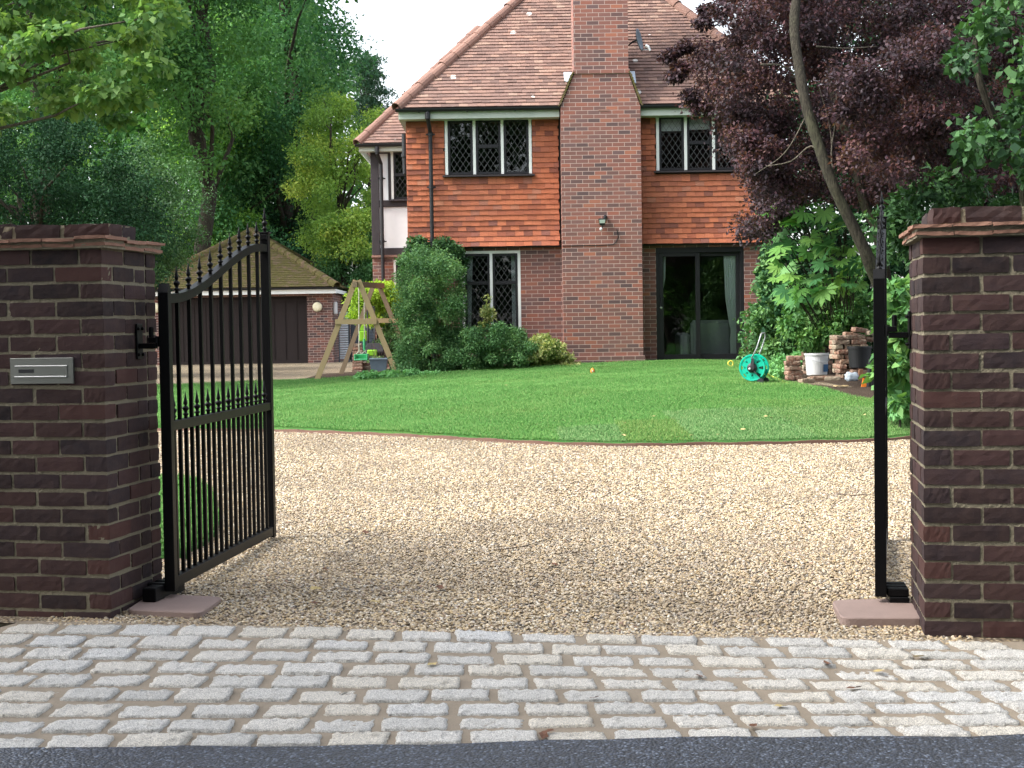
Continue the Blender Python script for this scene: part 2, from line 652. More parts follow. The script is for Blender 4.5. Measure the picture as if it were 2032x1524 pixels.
def m_asphalt():
    t = NT('asphalt')
    o = t.obj()
    v = t.n('TexVoronoi', Vector=o, Scale=95.0)
    pick = t.n('SeparateColor', Color=v.outputs[1]).outputs[0]
    c = t.ramp(pick, [(0, (0.010, 0.013, 0.020)), (.5, (0.028, 0.037, 0.056)), (.82, (0.061, 0.078, 0.117)), (1, (0.198, 0.241, 0.311))])
    c = t.mix(t.ramp(v.outputs[0], [(.35, (0, 0, 0)), (.7, (.85, .85, .85))]), c, (.008, .009, .012))
    n = t.noise(o, 3, 4)
    c = t.mix(t.math('MULTIPLY', n, .3), c, (.04, .045, .05))
    t.pbr(c, .5, t.bump(t.math('MULTIPLY', v.outputs[0], -1), .009), .5)
    return t.m


def m_granite():
    t = NT('granite_sett')
    o = t.obj()
    c = t.ramp(t.island(), [(0, (.60, .59, .55)), (.4, (.74, .72, .67)), (.7, (.72, .67, .57)), (1, (.70, .70, .68))])
    n = t.noise(o, 220, 3, .75)
    c = t.mix(t.ramp(n, [(.42, (.7, .7, .7)), (.58, (0, 0, 0))]), c, (.20, .195, .19))
    n2 = t.noise(o, 40, 5, .7)
    c = t.mix(t.ramp(n2, [(.56, (0, 0, 0)), (.72, (.5, .5, .5))]), c, (.24, .21, .17))
    t.pbr(c, .8, t.bump(t.math('ADD', n2, t.math('MULTIPLY', n, .35)), .014), .3)
    return t.m


def m_soil(name, c1, c2, c3):
    t = NT(name)
    o = t.obj()
    n = t.noise(o, 5, 6, .7)
    n2 = t.noise(o, 45, 4, .75)
    c = t.mix(n, c1, c2)
    c = t.mix(t.ramp(n2, [(.55, (0, 0, 0)), (.7, (.8, .8, .8))]), c, c3)
    t.pbr(c, .95, t.bump(t.math('ADD', n, n2), .05), .15)
    return t.m


def m_wood(name, c1, c2, scale=4, stretch=(1, 1, .08)):
    t = NT(name)
    o = t.obj()
    n = t.noise(t.mapped(o, stretch), scale * 10, 5, .65)
    n2 = t.noise(o, 3, 3)
    c = t.mix(n, c1, c2)
    c = t.mix(t.math('MULTIPLY', n2, .4), c, tuple(v * .7 for v in c1))
    t.pbr(c, .75, t.bump(n, .003), .25)
    return t.m


def m_glass():
    t = NT('window_glass')
    fr = t.n('Fresnel', IOR=1.55).outputs[0]
    f = t.math('MINIMUM', t.math('MULTIPLY', fr, 1.35), 1.0)
    gl = t.n('BsdfGlossy', Color=(.95, .98, 1), Roughness=.012)
    tp = t.n('BsdfTransparent', Color=(.93, .96, .96))
    mx = t.n('MixShader', i0=f, i1=tp.outputs[0], i2=gl.outputs[0])
    t.nt.links.new(mx.outputs[0], t.out.inputs[0])
    return t.m


M = {}
M['pier_brick'] = m_pier_brick()
M['pier_mortar'] = m_mortar('pier_mortar', (.23, .205, .145))
M['crease_tile'] = m_plain('creasing_tile', (.25, .135, .095), .85, .3, 14, .003)
BR = [(0, (.10, .066, .066)), (.2, (.19, .096, .080)), (.4, (.28, .112, .082)), (.56, (.21, .105, .090)), (.72, (.33, .12, .080)), (.86, (.15, .095, .092)), (1, (.42, .15, .085))]
M['house_brick'] = m_house_brick('house_brick', BR, (.46, .345, .30))
M['garage_brick'] = m_house_brick('garage_brick', [(0, (.06, .042, .042)), (.4, (.13, .065, .055)), (.75, (.20, .085, .065)), (1, (.27, .11, .075))], (.46, .37, .32))
M['hung_tile'] = m_tile('hung_tile', [(0, (0.224, 0.078, 0.052)), (.18, (0.401, 0.121, 0.063)), (.42, (0.507, 0.155, 0.074)), (.68, (0.578, 0.185, 0.090)), (.85, (0.437, 0.140, 0.078)), (.94, (0.248, 0.099, 0.078)), (1, (0.661, 0.258, 0.140))])
M['roof_tile'] = m_tile('roof_tile', [(0, (0.142, 0.093, 0.079)), (.3, (0.211, 0.133, 0.110)), (.6, (0.245, 0.153, 0.125)), (.85, (0.284, 0.172, 0.133)), (1, (0.335, 0.232, 0.181))], lichen=.30)
M['hip_tile'] = m_tile('hip_tile', [(0, (0.216, 0.126, 0.099)), (.5, (0.279, 0.162, 0.126)), (1, (0.324, 0.189, 0.149))], lichen=.12)
M['garage_hip'] = m_tile('garage_hip', [(0, (.15, .095, .075)), (.5, (.21, .13, .10)), (1, (.26, .165, .125))], moss=.2)
M['garage_tile'] = m_tile('garage_tile', [(0, (0.120, 0.085, 0.065)), (.5, (0.170, 0.120, 0.085)), (1, (0.240, 0.150, 0.110))], moss=1.0)
M['black_metal'] = m_plain('black_metal', (.0025, .0026, .0032), .45, .2, 30, .0006, 120, .16)
M['black_paint'] = m_plain('black_paint', (.014, .014, .016), .45, .2, 12, .001, 60, .4)
M['black_plastic'] = m_plain('black_plastic', (.016, .017, .020), .5, .2, 12, spec=.4)
M['white_paint'] = m_plain('white_paint', (.82, .84, .80), .55, .06, 6)
M['fascia_paint'] = m_plain('fascia_paint', (.52, .57, .50), .6, .12, 5)
M['render'] = m_plain('white_render', (.80, .82, .84), .85, .04, 8, .002, 60)
M['timber_black'] = m_plain('timber_black', (.045, .038, .042), .75, .3, 7, .004, 40)
M['lead'] = m_plain('lead_came', (.13, .135, .135), .6, .15, 20)
M['glass'] = m_glass()
M['steel'] = m_plain('brushed_steel', (.26, .27, .25), .34, .08, 8, metal=.85)
M['bright_steel'] = m_plain('polished_steel', (.75, .76, .76), .3, .05, 8, metal=.7)
M['zinc'] = m_plain('zinc_plate', (.40, .38, .34), .45, .15, 20, metal=.6)
M['gravel'] = m_gravel()
M['pebble'] = m_pebble()
M['turf'] = m_turf()
M['blade'] = m_blade()
M['asphalt'] = m_asphalt()
M['granite'] = m_granite()
M['sett_mortar'] = m_mortar('sett_mortar', (.28, .235, .18), .3)
M['soil'] = m_soil('garden_soil', (.055, .038, .028), (.095, .068, .05), (.20, .15, .11))
M['woodfloor'] = m_soil('woodland_floor', (.04, .035, .02), (.06, .055, .028), (.09, .07, .04))
M['slab'] = m_plain('sandstone_slab', (0.257, 0.188, 0.164), .85, .16, 7, .002, 120)
M['edging'] = m_plain('edging_brown', (.14, .08, .06), .85, .3, 9, .003)
M['swing_wood'] = m_wood('treated_pine', (.34, .25, .13), (.47, .36, .20))
M['swing_wood_dark'] = m_wood('weathered_pine', (.21, .155, .10), (.29, .22, .14))
M['door_wood'] = m_wood('dark_stained_boards', (0.018, 0.013, 0.013), (0.031, 0.022, 0.020), 3)
M['fence_grey'] = m_plain('grey_boards', (.060, .075, .095), .7, .2, 6, .002)
M['louvre'] = m_plain('pale_louvre', (.42, .46, .50), .6, .1, 6)
M['lamp_glass'] = m_plain('opal_lamp_glass', (.80, .74, .52), .35, .04, 6)
M['white_plastic'] = m_plain('white_plastic', (.58, .59, .60), .45, .06, 8)
M['pale_blue_plastic'] = m_plain('pale_blue_plastic', (.52, .60, .68), .5, .1, 9)
M['blue_label'] = m_plain('blue_label', (.025, .10, .22), .5, .1, 9)
M['teal'] = m_plain('teal_plastic', (.0, .36, .24), .38, .1, 9)
M['teal_dark'] = m_plain('dark_teal_plastic', (.0, .13, .09), .45, .1, 9)
M['green_seat'] = m_plain('green_plastic', (.08, .48, .20), .4, .1, 9)
M['lime'] = m_plain('lime_plastic', (.26, .60, .04), .42, .08, 9)
M['hose_yellow'] = m_plain('yellow_hose', (.72, .62, .10), .5, .08, 9)
M['orange'] = m_plain('orange_plastic', (.78, .22, .03), .45, .1, 9)
M['grey_metal'] = m_plain('grey_metal', (.36, .38, .40), .45, .12, 14, metal=.3)
M['dish_grey'] = m_plain('dish_grey', (.17, .20, .235), .5, .12, 10)
M['planter'] = m_plain('slate_blue_planter', (.11, .16, .20), .5, .2, 9)
M['rope'] = m_plain('pale_rope', (.60, .57, .46), .9, .1, 60)
M['terracotta'] = m_plain('terracotta', (.40, .20, .11), .8, .2, 9)
M['old_brick'] = None
M['curtain'] = m_plain('pale_curtain', (.80, .86, .84), .9, .06, 9)
M['sofa'] = m_plain('grey_sofa', (.30, .33, .33), .95, .1, 12)
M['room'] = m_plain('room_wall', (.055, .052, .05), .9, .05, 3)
M['blind'] = m_plain('roller_blind', (.62, .66, .62), .9, .04, 3)
M['dry_leaf'] = m_plain('dry_leaf', (.42, .33, .15), .8, .3, 30)
M['brown_leaf'] = m_plain('brown_leaf', (.12, .055, .03), .8, .3, 30)
M['twig'] = m_plain('twig_bark', (.085, .06, .045), .9, .3, 30)
M['bark'] = m_bark('grey_green_bark', (0.026, 0.023, 0.017), (0.065, 0.058, 0.042))
M['bark_dark'] = m_bark('dark_bark', (.045, .038, .03), (.09, .08, .06))
M['bark_pale'] = m_bark('pale_bark', (.11, .095, .075), (.20, .175, .14))


def m_old_brick():
    t = NT('reclaimed_brick')
    o = t.obj()
    r = t.n('ObjectInfo').outputs['Random']
    c = t.ramp(r, [(0, (.13, .075, .055)), (.3, (.24, .12, .085)), (.5, (.18, .13, .10)), (.7, (.29, .15, .10)), (.85, (.23, .19, .14)), (1, (.34, .27, .20))])
    n = t.noise(o, 18, 5, .7)
    c = t.mix(t.ramp(n, [(.45, (0, 0, 0)), (.68, (.75, .75, .75))]), c, (.36, .31, .24))
    t.pbr(c, .9, t.bump(n, .01), .2)
    return t.m


M['old_brick'] = m_old_brick()
# ------------------------------------------------------------------ ground
def grid_axis(a, fine0, fine1, b, s_f, s_c):
    x = [a]
    while x[-1] < b:
        x.append(x[-1] + (s_f if fine0 - s_c < x[-1] < fine1 else s_c))
    return np.array(x)


gx = grid_axis(-120, -16, 12, 120, .6, 6)
gy = grid_axis(-60, 4, 50, 170, .6, 6)
GX, GY = np.meshgrid(gx, gy)
GZ = h(GX, GY) - .035
GZ += np.where(GY > 55, .3 * np.sin(GX * .2) * np.sin(GY * .15), 0)
V = np.dstack([GX, GY, GZ]).reshape(-1, 3)
nu = len(gx)
ii, jj = np.meshgrid(np.arange(len(gy) - 1), np.arange(nu - 1), indexing='ij')
a0 = (ii * nu + jj).ravel()
ground = mesh_np('ground', V, np.stack([a0, a0 + 1, a0 + nu + 1, a0 + nu], 1), M['woodfloor'], smooth=True)
tag(ground, 'dark soil and leaf litter under the trees', 'ground', kind='structure')


def line(y, x0, x1, n=20):
    x = np.linspace(x0, x1, n)
    return np.c_[x, np.full(n, y)]


_rx = np.linspace(-40, 40, 400)
road = loft('road', line(-9, -40, 40), np.c_[_rx, YBOT + .020 + .012 * np.sin(_rx * 3.1) + .007 * np.sin(_rx * 11 + 1)], 40, .016, M['asphalt'], 400)
tag(road, 'dark blue grey tarmac road along the bottom of the photo', 'road', kind='structure')

# gravel drive: rows of (y, x left, x right)
rows = [(None, -2.2, 1.95), (6.4, -2.5, 2.1), (7.2, -3.2, 2.6), (9, -4.5, 3.2), (12, -7, 4.6), (16, -9, 4.8), (22, -11, 4.0), (30, -13, -1.6), (38, -14, -1.4), (47, -14, -1.0)]
V = []
nu = 70
rr = []
for k in range(len(rows) - 1):
    for w in np.linspace(0, 1, 12, endpoint=(k == len(rows) - 2)):
        rr.append((k, w))
for k, w in rr:
    y0, l0, r0 = rows[k]
    y1, l1, r1 = rows[k + 1]
    x = np.linspace(l0 + (l1 - l0) * w, r0 + (r1 - r0) * w, nu)
    ya = ytop(x) if y0 is None else np.full(nu, y0)
    y = ya * (1 - w) + y1 * w
    z = h(x, y) + .002 * np.sin(x * 2.1 + y) * np.sin(y * 1.3 + 1)
    V.append(np.c_[x, y, z])
V = np.vstack(V)
nv = len(rr)
ii, jj = np.meshgrid(np.arange(nv - 1), np.arange(nu - 1), indexing='ij')
a0 = (ii * nu + jj).ravel()
drive = mesh_np('driveway', V, np.stack([a0, a0 + 1, a0 + nu + 1, a0 + nu], 1), M['gravel'], smooth=True)
tag(drive, 'golden pea gravel driveway inside the gates', 'driveway', kind='structure')


def gxy(px, py):
    p = G(px, py)
    return (p.x, p.y)


front = [(-6.2, gxy(303, 855)[1] + .3), (-4.6, gxy(303, 855)[1] + .05)] + [gxy(*q) for q in [(303, 855), (430, 856), (550, 857), (700, 862), (900, 872), (1080, 882), (1250, 886), (1400, 884), (1500, 883), (1730, 877), (1795, 872)]]
fx = front[-1]
front += [(fx[0] + .8, fx[1] + .35)]
back = [(-9.0, 25.0), (-7.2, 25.2)] + [gxy(*q) for q in [(420, 764), (545, 758), (640, 755), (720, 751), (800, 748)]] + [(-.2, 26.3), (1.2, 27.0), (2.6, 27.45), (4.3, 27.3), (4.6, 24.0)] + [gxy(*q) for q in [(1545, 757), (1600, 769), (1670, 787), (1733, 801)]] + [(fx[0] + .9, fx[1] + 1.5)]
lawn = loft('lawn', front, back, 70, .028, M['turf'], 150, skirt=.06, amp=.012)
tag(lawn, 'bright green mown lawn in front of the house', 'lawn', kind='structure')
sl_a = [(-5.5, 8.2), (-3.6, 8.0)] + [gxy(*q) for q in [(312, 1112), (360, 1104), (400, 1088), (430, 1062)]]
sl_b = [(-6.5, 11.8), (-4.6, 11.7)] + [gxy(*q) for q in [(306, 954), (370, 956), (415, 975), (437, 1030)]]
side_lawn = loft('lawn', sl_a, sl_b, 24, .028, M['turf'], 40, skirt=.06)
tag(side_lawn, 'small patch of lawn behind the open gate', 'lawn', kind='structure')

# brown timber strip along the front of the lawn
mb = MB()
FC = catmull(front, 160)
mb_pts = []
for k in range(len(FC) - 1):
    p, q = FC[k], FC[k + 1]
    d = (q - p)
    nrm = np.array([d[1], -d[0]]) / np.linalg.norm(d)
    o = .004 * math.sin(k * .9)
    A = [p + nrm * .003, q + nrm * .003, q + nrm * .024, p + nrm * .024]
    zz = [hz(*w) for w in A]
    mb.hexa([(A[i][0], A[i][1], zz[i] - .04) for i in (0, 3, 2, 1)] + [(A[i][0], A[i][1], zz[i] + .030 + o) for i in (0, 3, 2, 1)])
e = mb.build('lawn_edging', M['edging'])
tag(e, 'thin brown edging strip between lawn and gravel', 'edging')

# planting bed on the right
bedA = [gxy(1795, 868), (2.9, 14.2)] + [gxy(*q) for q in [(1733, 801), (1670, 787), (1600, 769), (1545, 757)]] + [(4.45, 24.5), (4.3, 27.6)]
bedA[0] = (fx[0] + .3, fx[1] - .2)
bedB = [(8, 9), (8.5, 13), (9, 17), (9, 20), (9, 24), (8, 29)]
bed = loft('flower_bed', bedA, bedB, 30, .012, M['soil'], 60, amp=.02)
tag(bed, 'dark brown soil bed below the shrubs and brick pile', 'flower bed', kind='structure')
bedC = [(-3.8, 26.6), (-2.6, 25.6), (-1.6, 25.6), (-.2, 26.3), (1.2, 27.0)]
bedD = [(-3.8, 30), (-2.2, 30), (-1.2, 28.4), (.2, 28.2), (1.2, 28.1)]
bed2 = loft('flower_bed', bedC, bedD, 12, .034, M['soil'], 30, amp=.01)
tag(bed2, 'soil border under the clipped shrubs against the house', 'flower bed', kind='structure')

# ------------------------------------------------------------------ setts
mort = loft('cobbled_apron', np.c_[np.linspace(-2.12, 1.98, 30), ytop(np.linspace(-2.12, 1.98, 30)) + .03], line(YBOT, -3.7, 3.2, 30), 24, .0045, M['sett_mortar'], 60, amp=.002)
me0 = mort
mb = MB()
NR = 9
rs = random.Random(3)
for r in range(NR):
    v0, v1 = r / NR, (r + 1) / NR
    xl, xr = -2.2 - 1.5 * v0, 1.88 + 1.0 * v0
    x = xl + rs.uniform(0, .14)
    while x < xr:
        w = rs.uniform(.185, .235)
        gap = rs.uniform(.022, .042)
        wob = lambda: rs.uniform(-.10, .10) / NR
        va, vb = v0 + .09 / NR + wob() * .6, v1 - .17 / NR + wob() * .6
        sk = rs.uniform(-.012, .012) - .016 * (x + .3)     # perpends lean like the photo's

        def pt(xx, v, dz):
            yt = float(ytop(xx))
            yy = yt * (1 - v) + YBOT * v
            return np.array([xx, yy, hz(xx, yy) + dz])
        top = rs.uniform(.010, .017)
        t1, t2 = rs.uniform(-.004, .004), rs.uniform(-.004, .004)
        o = pt(x, vb, -.05)
        ax = pt(x + w, vb + wob() * .3, -.05 + t1) - o
        ay = pt(x + sk, va, -.05 + t2) - o
        mb.rough(o, ax, ay, (0, 0, .05 + top), (12, 6, 2), .0026, .24)
        x += w + gap
st = mb.build('setts', M['granite'], mort, smooth=True)
tag(mort, 'apron of pale granite setts bedded in taupe mortar', 'cobbles', kind='structure')

# ------------------------------------------------------------------ scatter
def gn_scatter(ob, mat, kind):
    ng = bpy.data.node_groups.new('scatter_' + ob.name, 'GeometryNodeTree')
    ng.interface.new_socket('Geometry', in_out='INPUT', socket_type='NodeSocketGeometry')
    ng.interface.new_socket('Geometry', in_out='OUTPUT', socket_type='NodeSocketGeometry')
    N = ng.nodes.new
    L = ng.links.new
    gi, go = N('NodeGroupInput'), N('NodeGroupOutput')
    dp = N('GeometryNodeDistributePointsOnFaces')
    dp.distribute_method = 'RANDOM'
    na = N('GeometryNodeInputNamedAttribute')
    na.data_type = 'FLOAT'
    na.inputs['Name'].default_value = 'tint'
    L(gi.outputs[0], dp.inputs['Mesh'])
    L(na.outputs[0], dp.inputs['Density'])
    rot, sca = N('FunctionNodeRandomValue'), N('FunctionNodeRandomValue')
    for q in (rot, sca):
        q.data_type = 'FLOAT_VECTOR'
    if kind == 'pebble':
        s = N('GeometryNodeMeshIcoSphere')
        s.inputs['Radius'].default_value = .0064
        s.inputs['Subdivisions'].default_value = 2
        rot.inputs[0].default_value = (-.6, -.6, 0)
        rot.inputs[1].default_value = (.6, .6, 6.28)
        sca.inputs[0].default_value = (.55, .5, .35)
        sca.inputs[1].default_value = (1.75, 1.25, .9)
    else:
        s = N('GeometryNodeMeshCone')
        s.inputs['Vertices'].default_value = 3
        s.inputs['Radius Top'].default_value = 0
        s.inputs['Radius Bottom'].default_value = .0034
        s.inputs['Depth'].default_value = .034
        rot.inputs[0].default_value = (-.6, -.6, 0)
        rot.inputs[1].default_value = (.6, .6, 6.28)
        sca.inputs[0].default_value = (.7, .7, .55)
        sca.inputs[1].default_value = (1.3, 1.3, 1.25)
    ss = N('GeometryNodeSetShadeSmooth')
    sm = N('GeometryNodeSetMaterial')
    sm.inputs['Material'].default_value = mat
    ip = N('GeometryNodeInstanceOnPoints')
    L(s.outputs['Mesh'], ss.inputs[0])
    L(ss.outputs[0], sm.inputs['Geometry'])
    L(sm.outputs[0], ip.inputs['Instance'])
    L(dp.outputs['Points'], ip.inputs['Points'])
    L(rot.outputs[0], ip.inputs['Rotation'])
    L(sca.outputs[0], ip.inputs['Scale'])
    L(ip.outputs[0], go.inputs[0])
    md = ob.modifiers.new('scatter', 'NODES')
    md.node_group = ng


gA = np.c_[np.linspace(-2.0, 1.75, 20), ytop(np.linspace(-2.0, 1.75, 20)) - .015]
gravel = loft('gravel', gA, [tuple(q) for q in np.array(front)[1:]], 40, .004, M['pebble'], 60, amp=0)
me = gravel.data
co = np.empty(len(me.vertices) * 3, np.float32)
me.vertices.foreach_get('co', co)
yy = co.reshape(-1, 3)[:, 1]
xx = co.reshape(-1, 3)[:, 0]
dens = np.interp(yy, [5.5, 8, 10, 13, 14.5], [5600, 4600, 3200, 2100, 1700])
a = me.attributes.new('tint', 'FLOAT', 'POINT')
a.data.foreach_set('value', dens.astype(np.float32))
gn_scatter(gravel, M['pebble'], 'pebble')
tag(gravel, 'loose golden gravel lying over the drive', 'gravel', kind='stuff')


def grass_from(srcs):
    Vs, Fs, Ts = [], [], []
    b = 0
    for o, nvv, nuu, f in srcs:
        me = o.data
        n = nvv * nuu
        co = np.empty(len(me.vertices) * 3, np.float32)
        me.vertices.foreach_get('co', co)
        co = co.reshape(-1, 3)[:n].copy()
        co[:, 2] += .012
        ii, jj = np.meshgrid(np.arange(nvv - 1), np.arange(nuu - 1), indexing='ij')
        a0 = (ii * nuu + jj).ravel() + b
        Fs.append(np.stack([a0, a0 + 1, a0 + nuu + 1, a0 + nuu], 1))
        Vs.append(co)
        Ts.append(np.interp(co[:, 1], [8, 13, 18, 27], [3600, 3400, 2300, 1300]) * f)
        b += n
    return mesh_np('grass', np.vstack(Vs), np.vstack(Fs), M['blade'], tint=np.concatenate(Ts))


grass = grass_from([(lawn, 70, 150, 1.0), (side_lawn, 24, 40, 1.0)])
gn_scatter(grass, M['blade'], 'grass')
tag(grass, 'short green grass blades of the lawns', 'grass', kind='stuff')

# ------------------------------------------------------------------ piers
PHI = R(10.0)
PW, PD = .665, .5525
CL = P(211, 860, 6.30)
CR = P(1832, 860, 5.71)


def pier(corner, side, ncourse, z0, label, cop):
    """side -1: the pier lies to the left of its gate corner, +1: to the right"""
    root = empty('gate_pier', (corner.x, corner.y, z0), -PHI, label, 'gate pier', 'brick gate piers')
    rs = np.random.default_rng(11 + side)
    mb = MB()
    X = lambda a, b: (a, b) if side > 0 else (-b, -a)      # a..b measured from the gate corner

    def brick(a, b, y0, y1, z):
        x0, x1 = X(a, b)
        e = rs.normal(0, .0013, 6)
        o = (x0 + e[0], y0 + e[1], z + e[2])
        mb.rough(o, (x1 - x0 + e[3], 0, rs.normal(0, .0015)), (0, y1 - y0 + e[4], 0), (0, 0, .0625 + e[5]), (8, 4, 3), .0007, .11, 0, rs)
    B, H, J = .215, .1025, .010
    for c in range(ncourse):
        z = c * .075 + .006
        if c % 2 == 0:
            for k in range(3):
                for y in (0, PD - H):
                    brick(k * (B + J), k * (B + J) + B, y, y + H, z)
            for xa in (0, PW - H):
                brick(xa, xa + H, H + J, H + J + B - .005, z)
                brick(xa, xa + H, H + B + 2 * J, PD - H - J, z)
        else:
            for xa in (0, PW - H):
                brick(xa, xa + H, 0, B, z)
                brick(xa, xa + H, B + J, 2 * B + J, z)
                brick(xa, xa + H, 2 * B + 2 * J, PD, z)
            for y in (0, PD - H):
                brick(H + J, H + J + B - .002, y, y + H, z)
                brick(H + 2 * J + B, PW - H - J, y, y + H, z)
    zt = ncourse * .075
    # mortar core, a slightly uneven skin just behind the brick faces
    x0, x1 = X(.0054, PW - .0054)
    vs, fs = lat((60, 50, 150))
    q = np.array([x0, .0054, -.05]) + vs * np.array([x1 - x0, PD - .0108, zt + .05])
    q[:, :2] += rs.normal(0, .0007, (len(q), 2))
    mb.add(q, fs, 1)
    mb.build('shaft', [M['pier_brick'], M['pier_mortar']], root)
    # two oversailing courses of creasing tile
    mb = MB()
    for k, (pr, za) in enumerate(((.028, zt + .004), (.040, zt + .029))):
        n = 5
        L = PW + 2 * pr
        D = PD + 2 * pr
        off = .0 if k == 0 else .5
        xs = [-pr + L * max(0, min(1, (i - off + (.5 if off else 0)) / n)) for i in range(n + 1)]
        for i in range(n):
            for (ya, yb) in ((-pr, D * .34 - pr), (D * .34 - pr, D * .67 - pr), (D * .67 - pr, D - pr)):
                a, b = X(xs[i], xs[i + 1])
                e = rs.normal(0, .0022, 4)
                mb.rough((a + .001, ya + .001 + e[0], za + e[1]), (b - a - .002, 0, e[2]), (0, yb - ya - .002, e[3]), (0, 0, .0145), (5, 4, 1), .0011, .2, 0, rs)
    a, b = X(-.022, PW + .022)
    q = np.array([a, -.022, zt - .004]) + lat((30, 24, 3))[0] * np.array([b - a, PD + .044, .046])
    q[:, :2] += rs.normal(0, .002, (len(q), 2))
    mb.add(q, lat((30, 24, 3))[1], 1)
    mb.build('tile_course', [M['crease_tile'], M['pier_mortar']], root)
    # brick capping course set back on the tiles
    mb = MB()
    s, ya, yb = cop
    zc = zt + .050
    xa = s
    first = True
    while xa < PW - .05:
        w = B if not first or side < 0 else .107
        w = min(w, PW - s - xa)
        if w < .04:
            break
        a, b = X(xa, xa + w)
        e = rs.normal(0, .003, 4)
        hh = .066
        mid = ya + (yb - ya) * .5
        for (y0, y1) in ((ya, mid - .004), (mid + .004, yb)):
            mb.rough((a, y0 + e[0], zc + e[1]), (b - a, 0, e[2]), (0, y1 - y0, 0), (0, 0, hh + rs.normal(0, .002)), (6, 3, 3), .0016, .2, 0, rs)
        xa += w + .014
        first = False
    a, b = X(s + .004, PW - s - .004)
    q = np.array([a, ya + .005, zc - .006]) + lat((30, 8, 4))[0] * np.array([b - a, yb - ya - .01, .064])
    q += rs.normal(0, .0015, q.shape)
    mb.add(q, lat((30, 8, 4))[1], 1)
    mb.build('capping', [M['pier_brick'], M['pier_mortar']], root)
    return root


PL = pier(CL, -1, 22, -.035, 'dark brick gate pier holding the steel letterbox', (.02, .12, .40))
PR = pier(CR, 1, 21, -.005, 'dark brick gate pier at the right edge without a letterbox', (.045, .05, .49))


def w2(corner, z0, x, y, z):
    """pier-local to world"""
    c, s = math.cos(-PHI), math.sin(-PHI)
    return Vector((corner.x + x * c - y * s, corner.y + x * s + y * c, z0 + z))


# letterbox let into the left pier
nL = Vector((math.sin(PHI), math.cos(PHI), 0))
wL = Vector((math.cos(PHI), -math.sin(PHI), 0))
p0 = RP(22, 711, CL, nL)
p1 = RP(148, 761, CL, nL)
lx0 = (p0 - CL).dot(wL)
lx1 = (p1 - CL).dot(wL)
lz1, lz0 = p0.z, p1.z
lz1 = lz0 + (lz1 - lz0)
lb = empty('letterbox', (CL.x, CL.y, 0), -PHI, 'brushed steel letterbox set in the brick pier', 'letterbox')
mb = MB()
mb.bbox(lx0, lx1, -.011, .05, lz0, lz1, .0015)
mb.build('faceplate', M['steel'], lb)
W_, H_ = lx1 - lx0, lz1 - lz0
mb = MB()
mb.bbox(lx0 + W_ * .08, lx1 - W_ * .09, -.0145, -.0112, lz0 + H_ * .30, lz1 - H_ * .33, .001)
mb.build('flap', M['steel'], lb)
mb = MB()
mb.bbox(lx0 + W_ * .08, lx1 - W_ * .09, -.021, -.0112, lz0 + H_ * .255, lz0 + H_ * .30, .0012)
mb.build('lower_lip', M['bright_steel'], lb)
mb = MB()
mb.bbox(lx0 + W_ * .08, lx1 - W_ * .09, -.017, -.0112, lz1 - H_ * .325, lz1 - H_ * .29, .0012)
mb.build('upper_lip', M['bright_steel'], lb)
mb = MB()
mb.bbox(lx0 + W_ * .14, lx0 + W_ * .385, -.0165, -.0146, lz0 + H_ * .43, lz0 + H_ * .57, .0008)
mb.build('name_window', M['black_plastic'], lb)

# ------------------------------------------------------------------ gates
GL_ = 1.72


def zrail(s):
    return 1.356 + .315 * float(sstep((s / GL_ - .02) / .93))


FIN = [(.0080, 0.0000), (.0095, 0.0034), (.0080, 0.0101), (.0145, 0.0168), (.0145, 0.0202), (.008, 0.0252), (.009, 0.0336), (.0155, 0.0420), (.0165, 0.0470), (.0148, 0.0521), (.0065, 0.0580), (.0065, 0.0622), (.0108, 0.0689), (.0100, 0.0756), (.005, 0.0991), (.0010, 0.1260)]


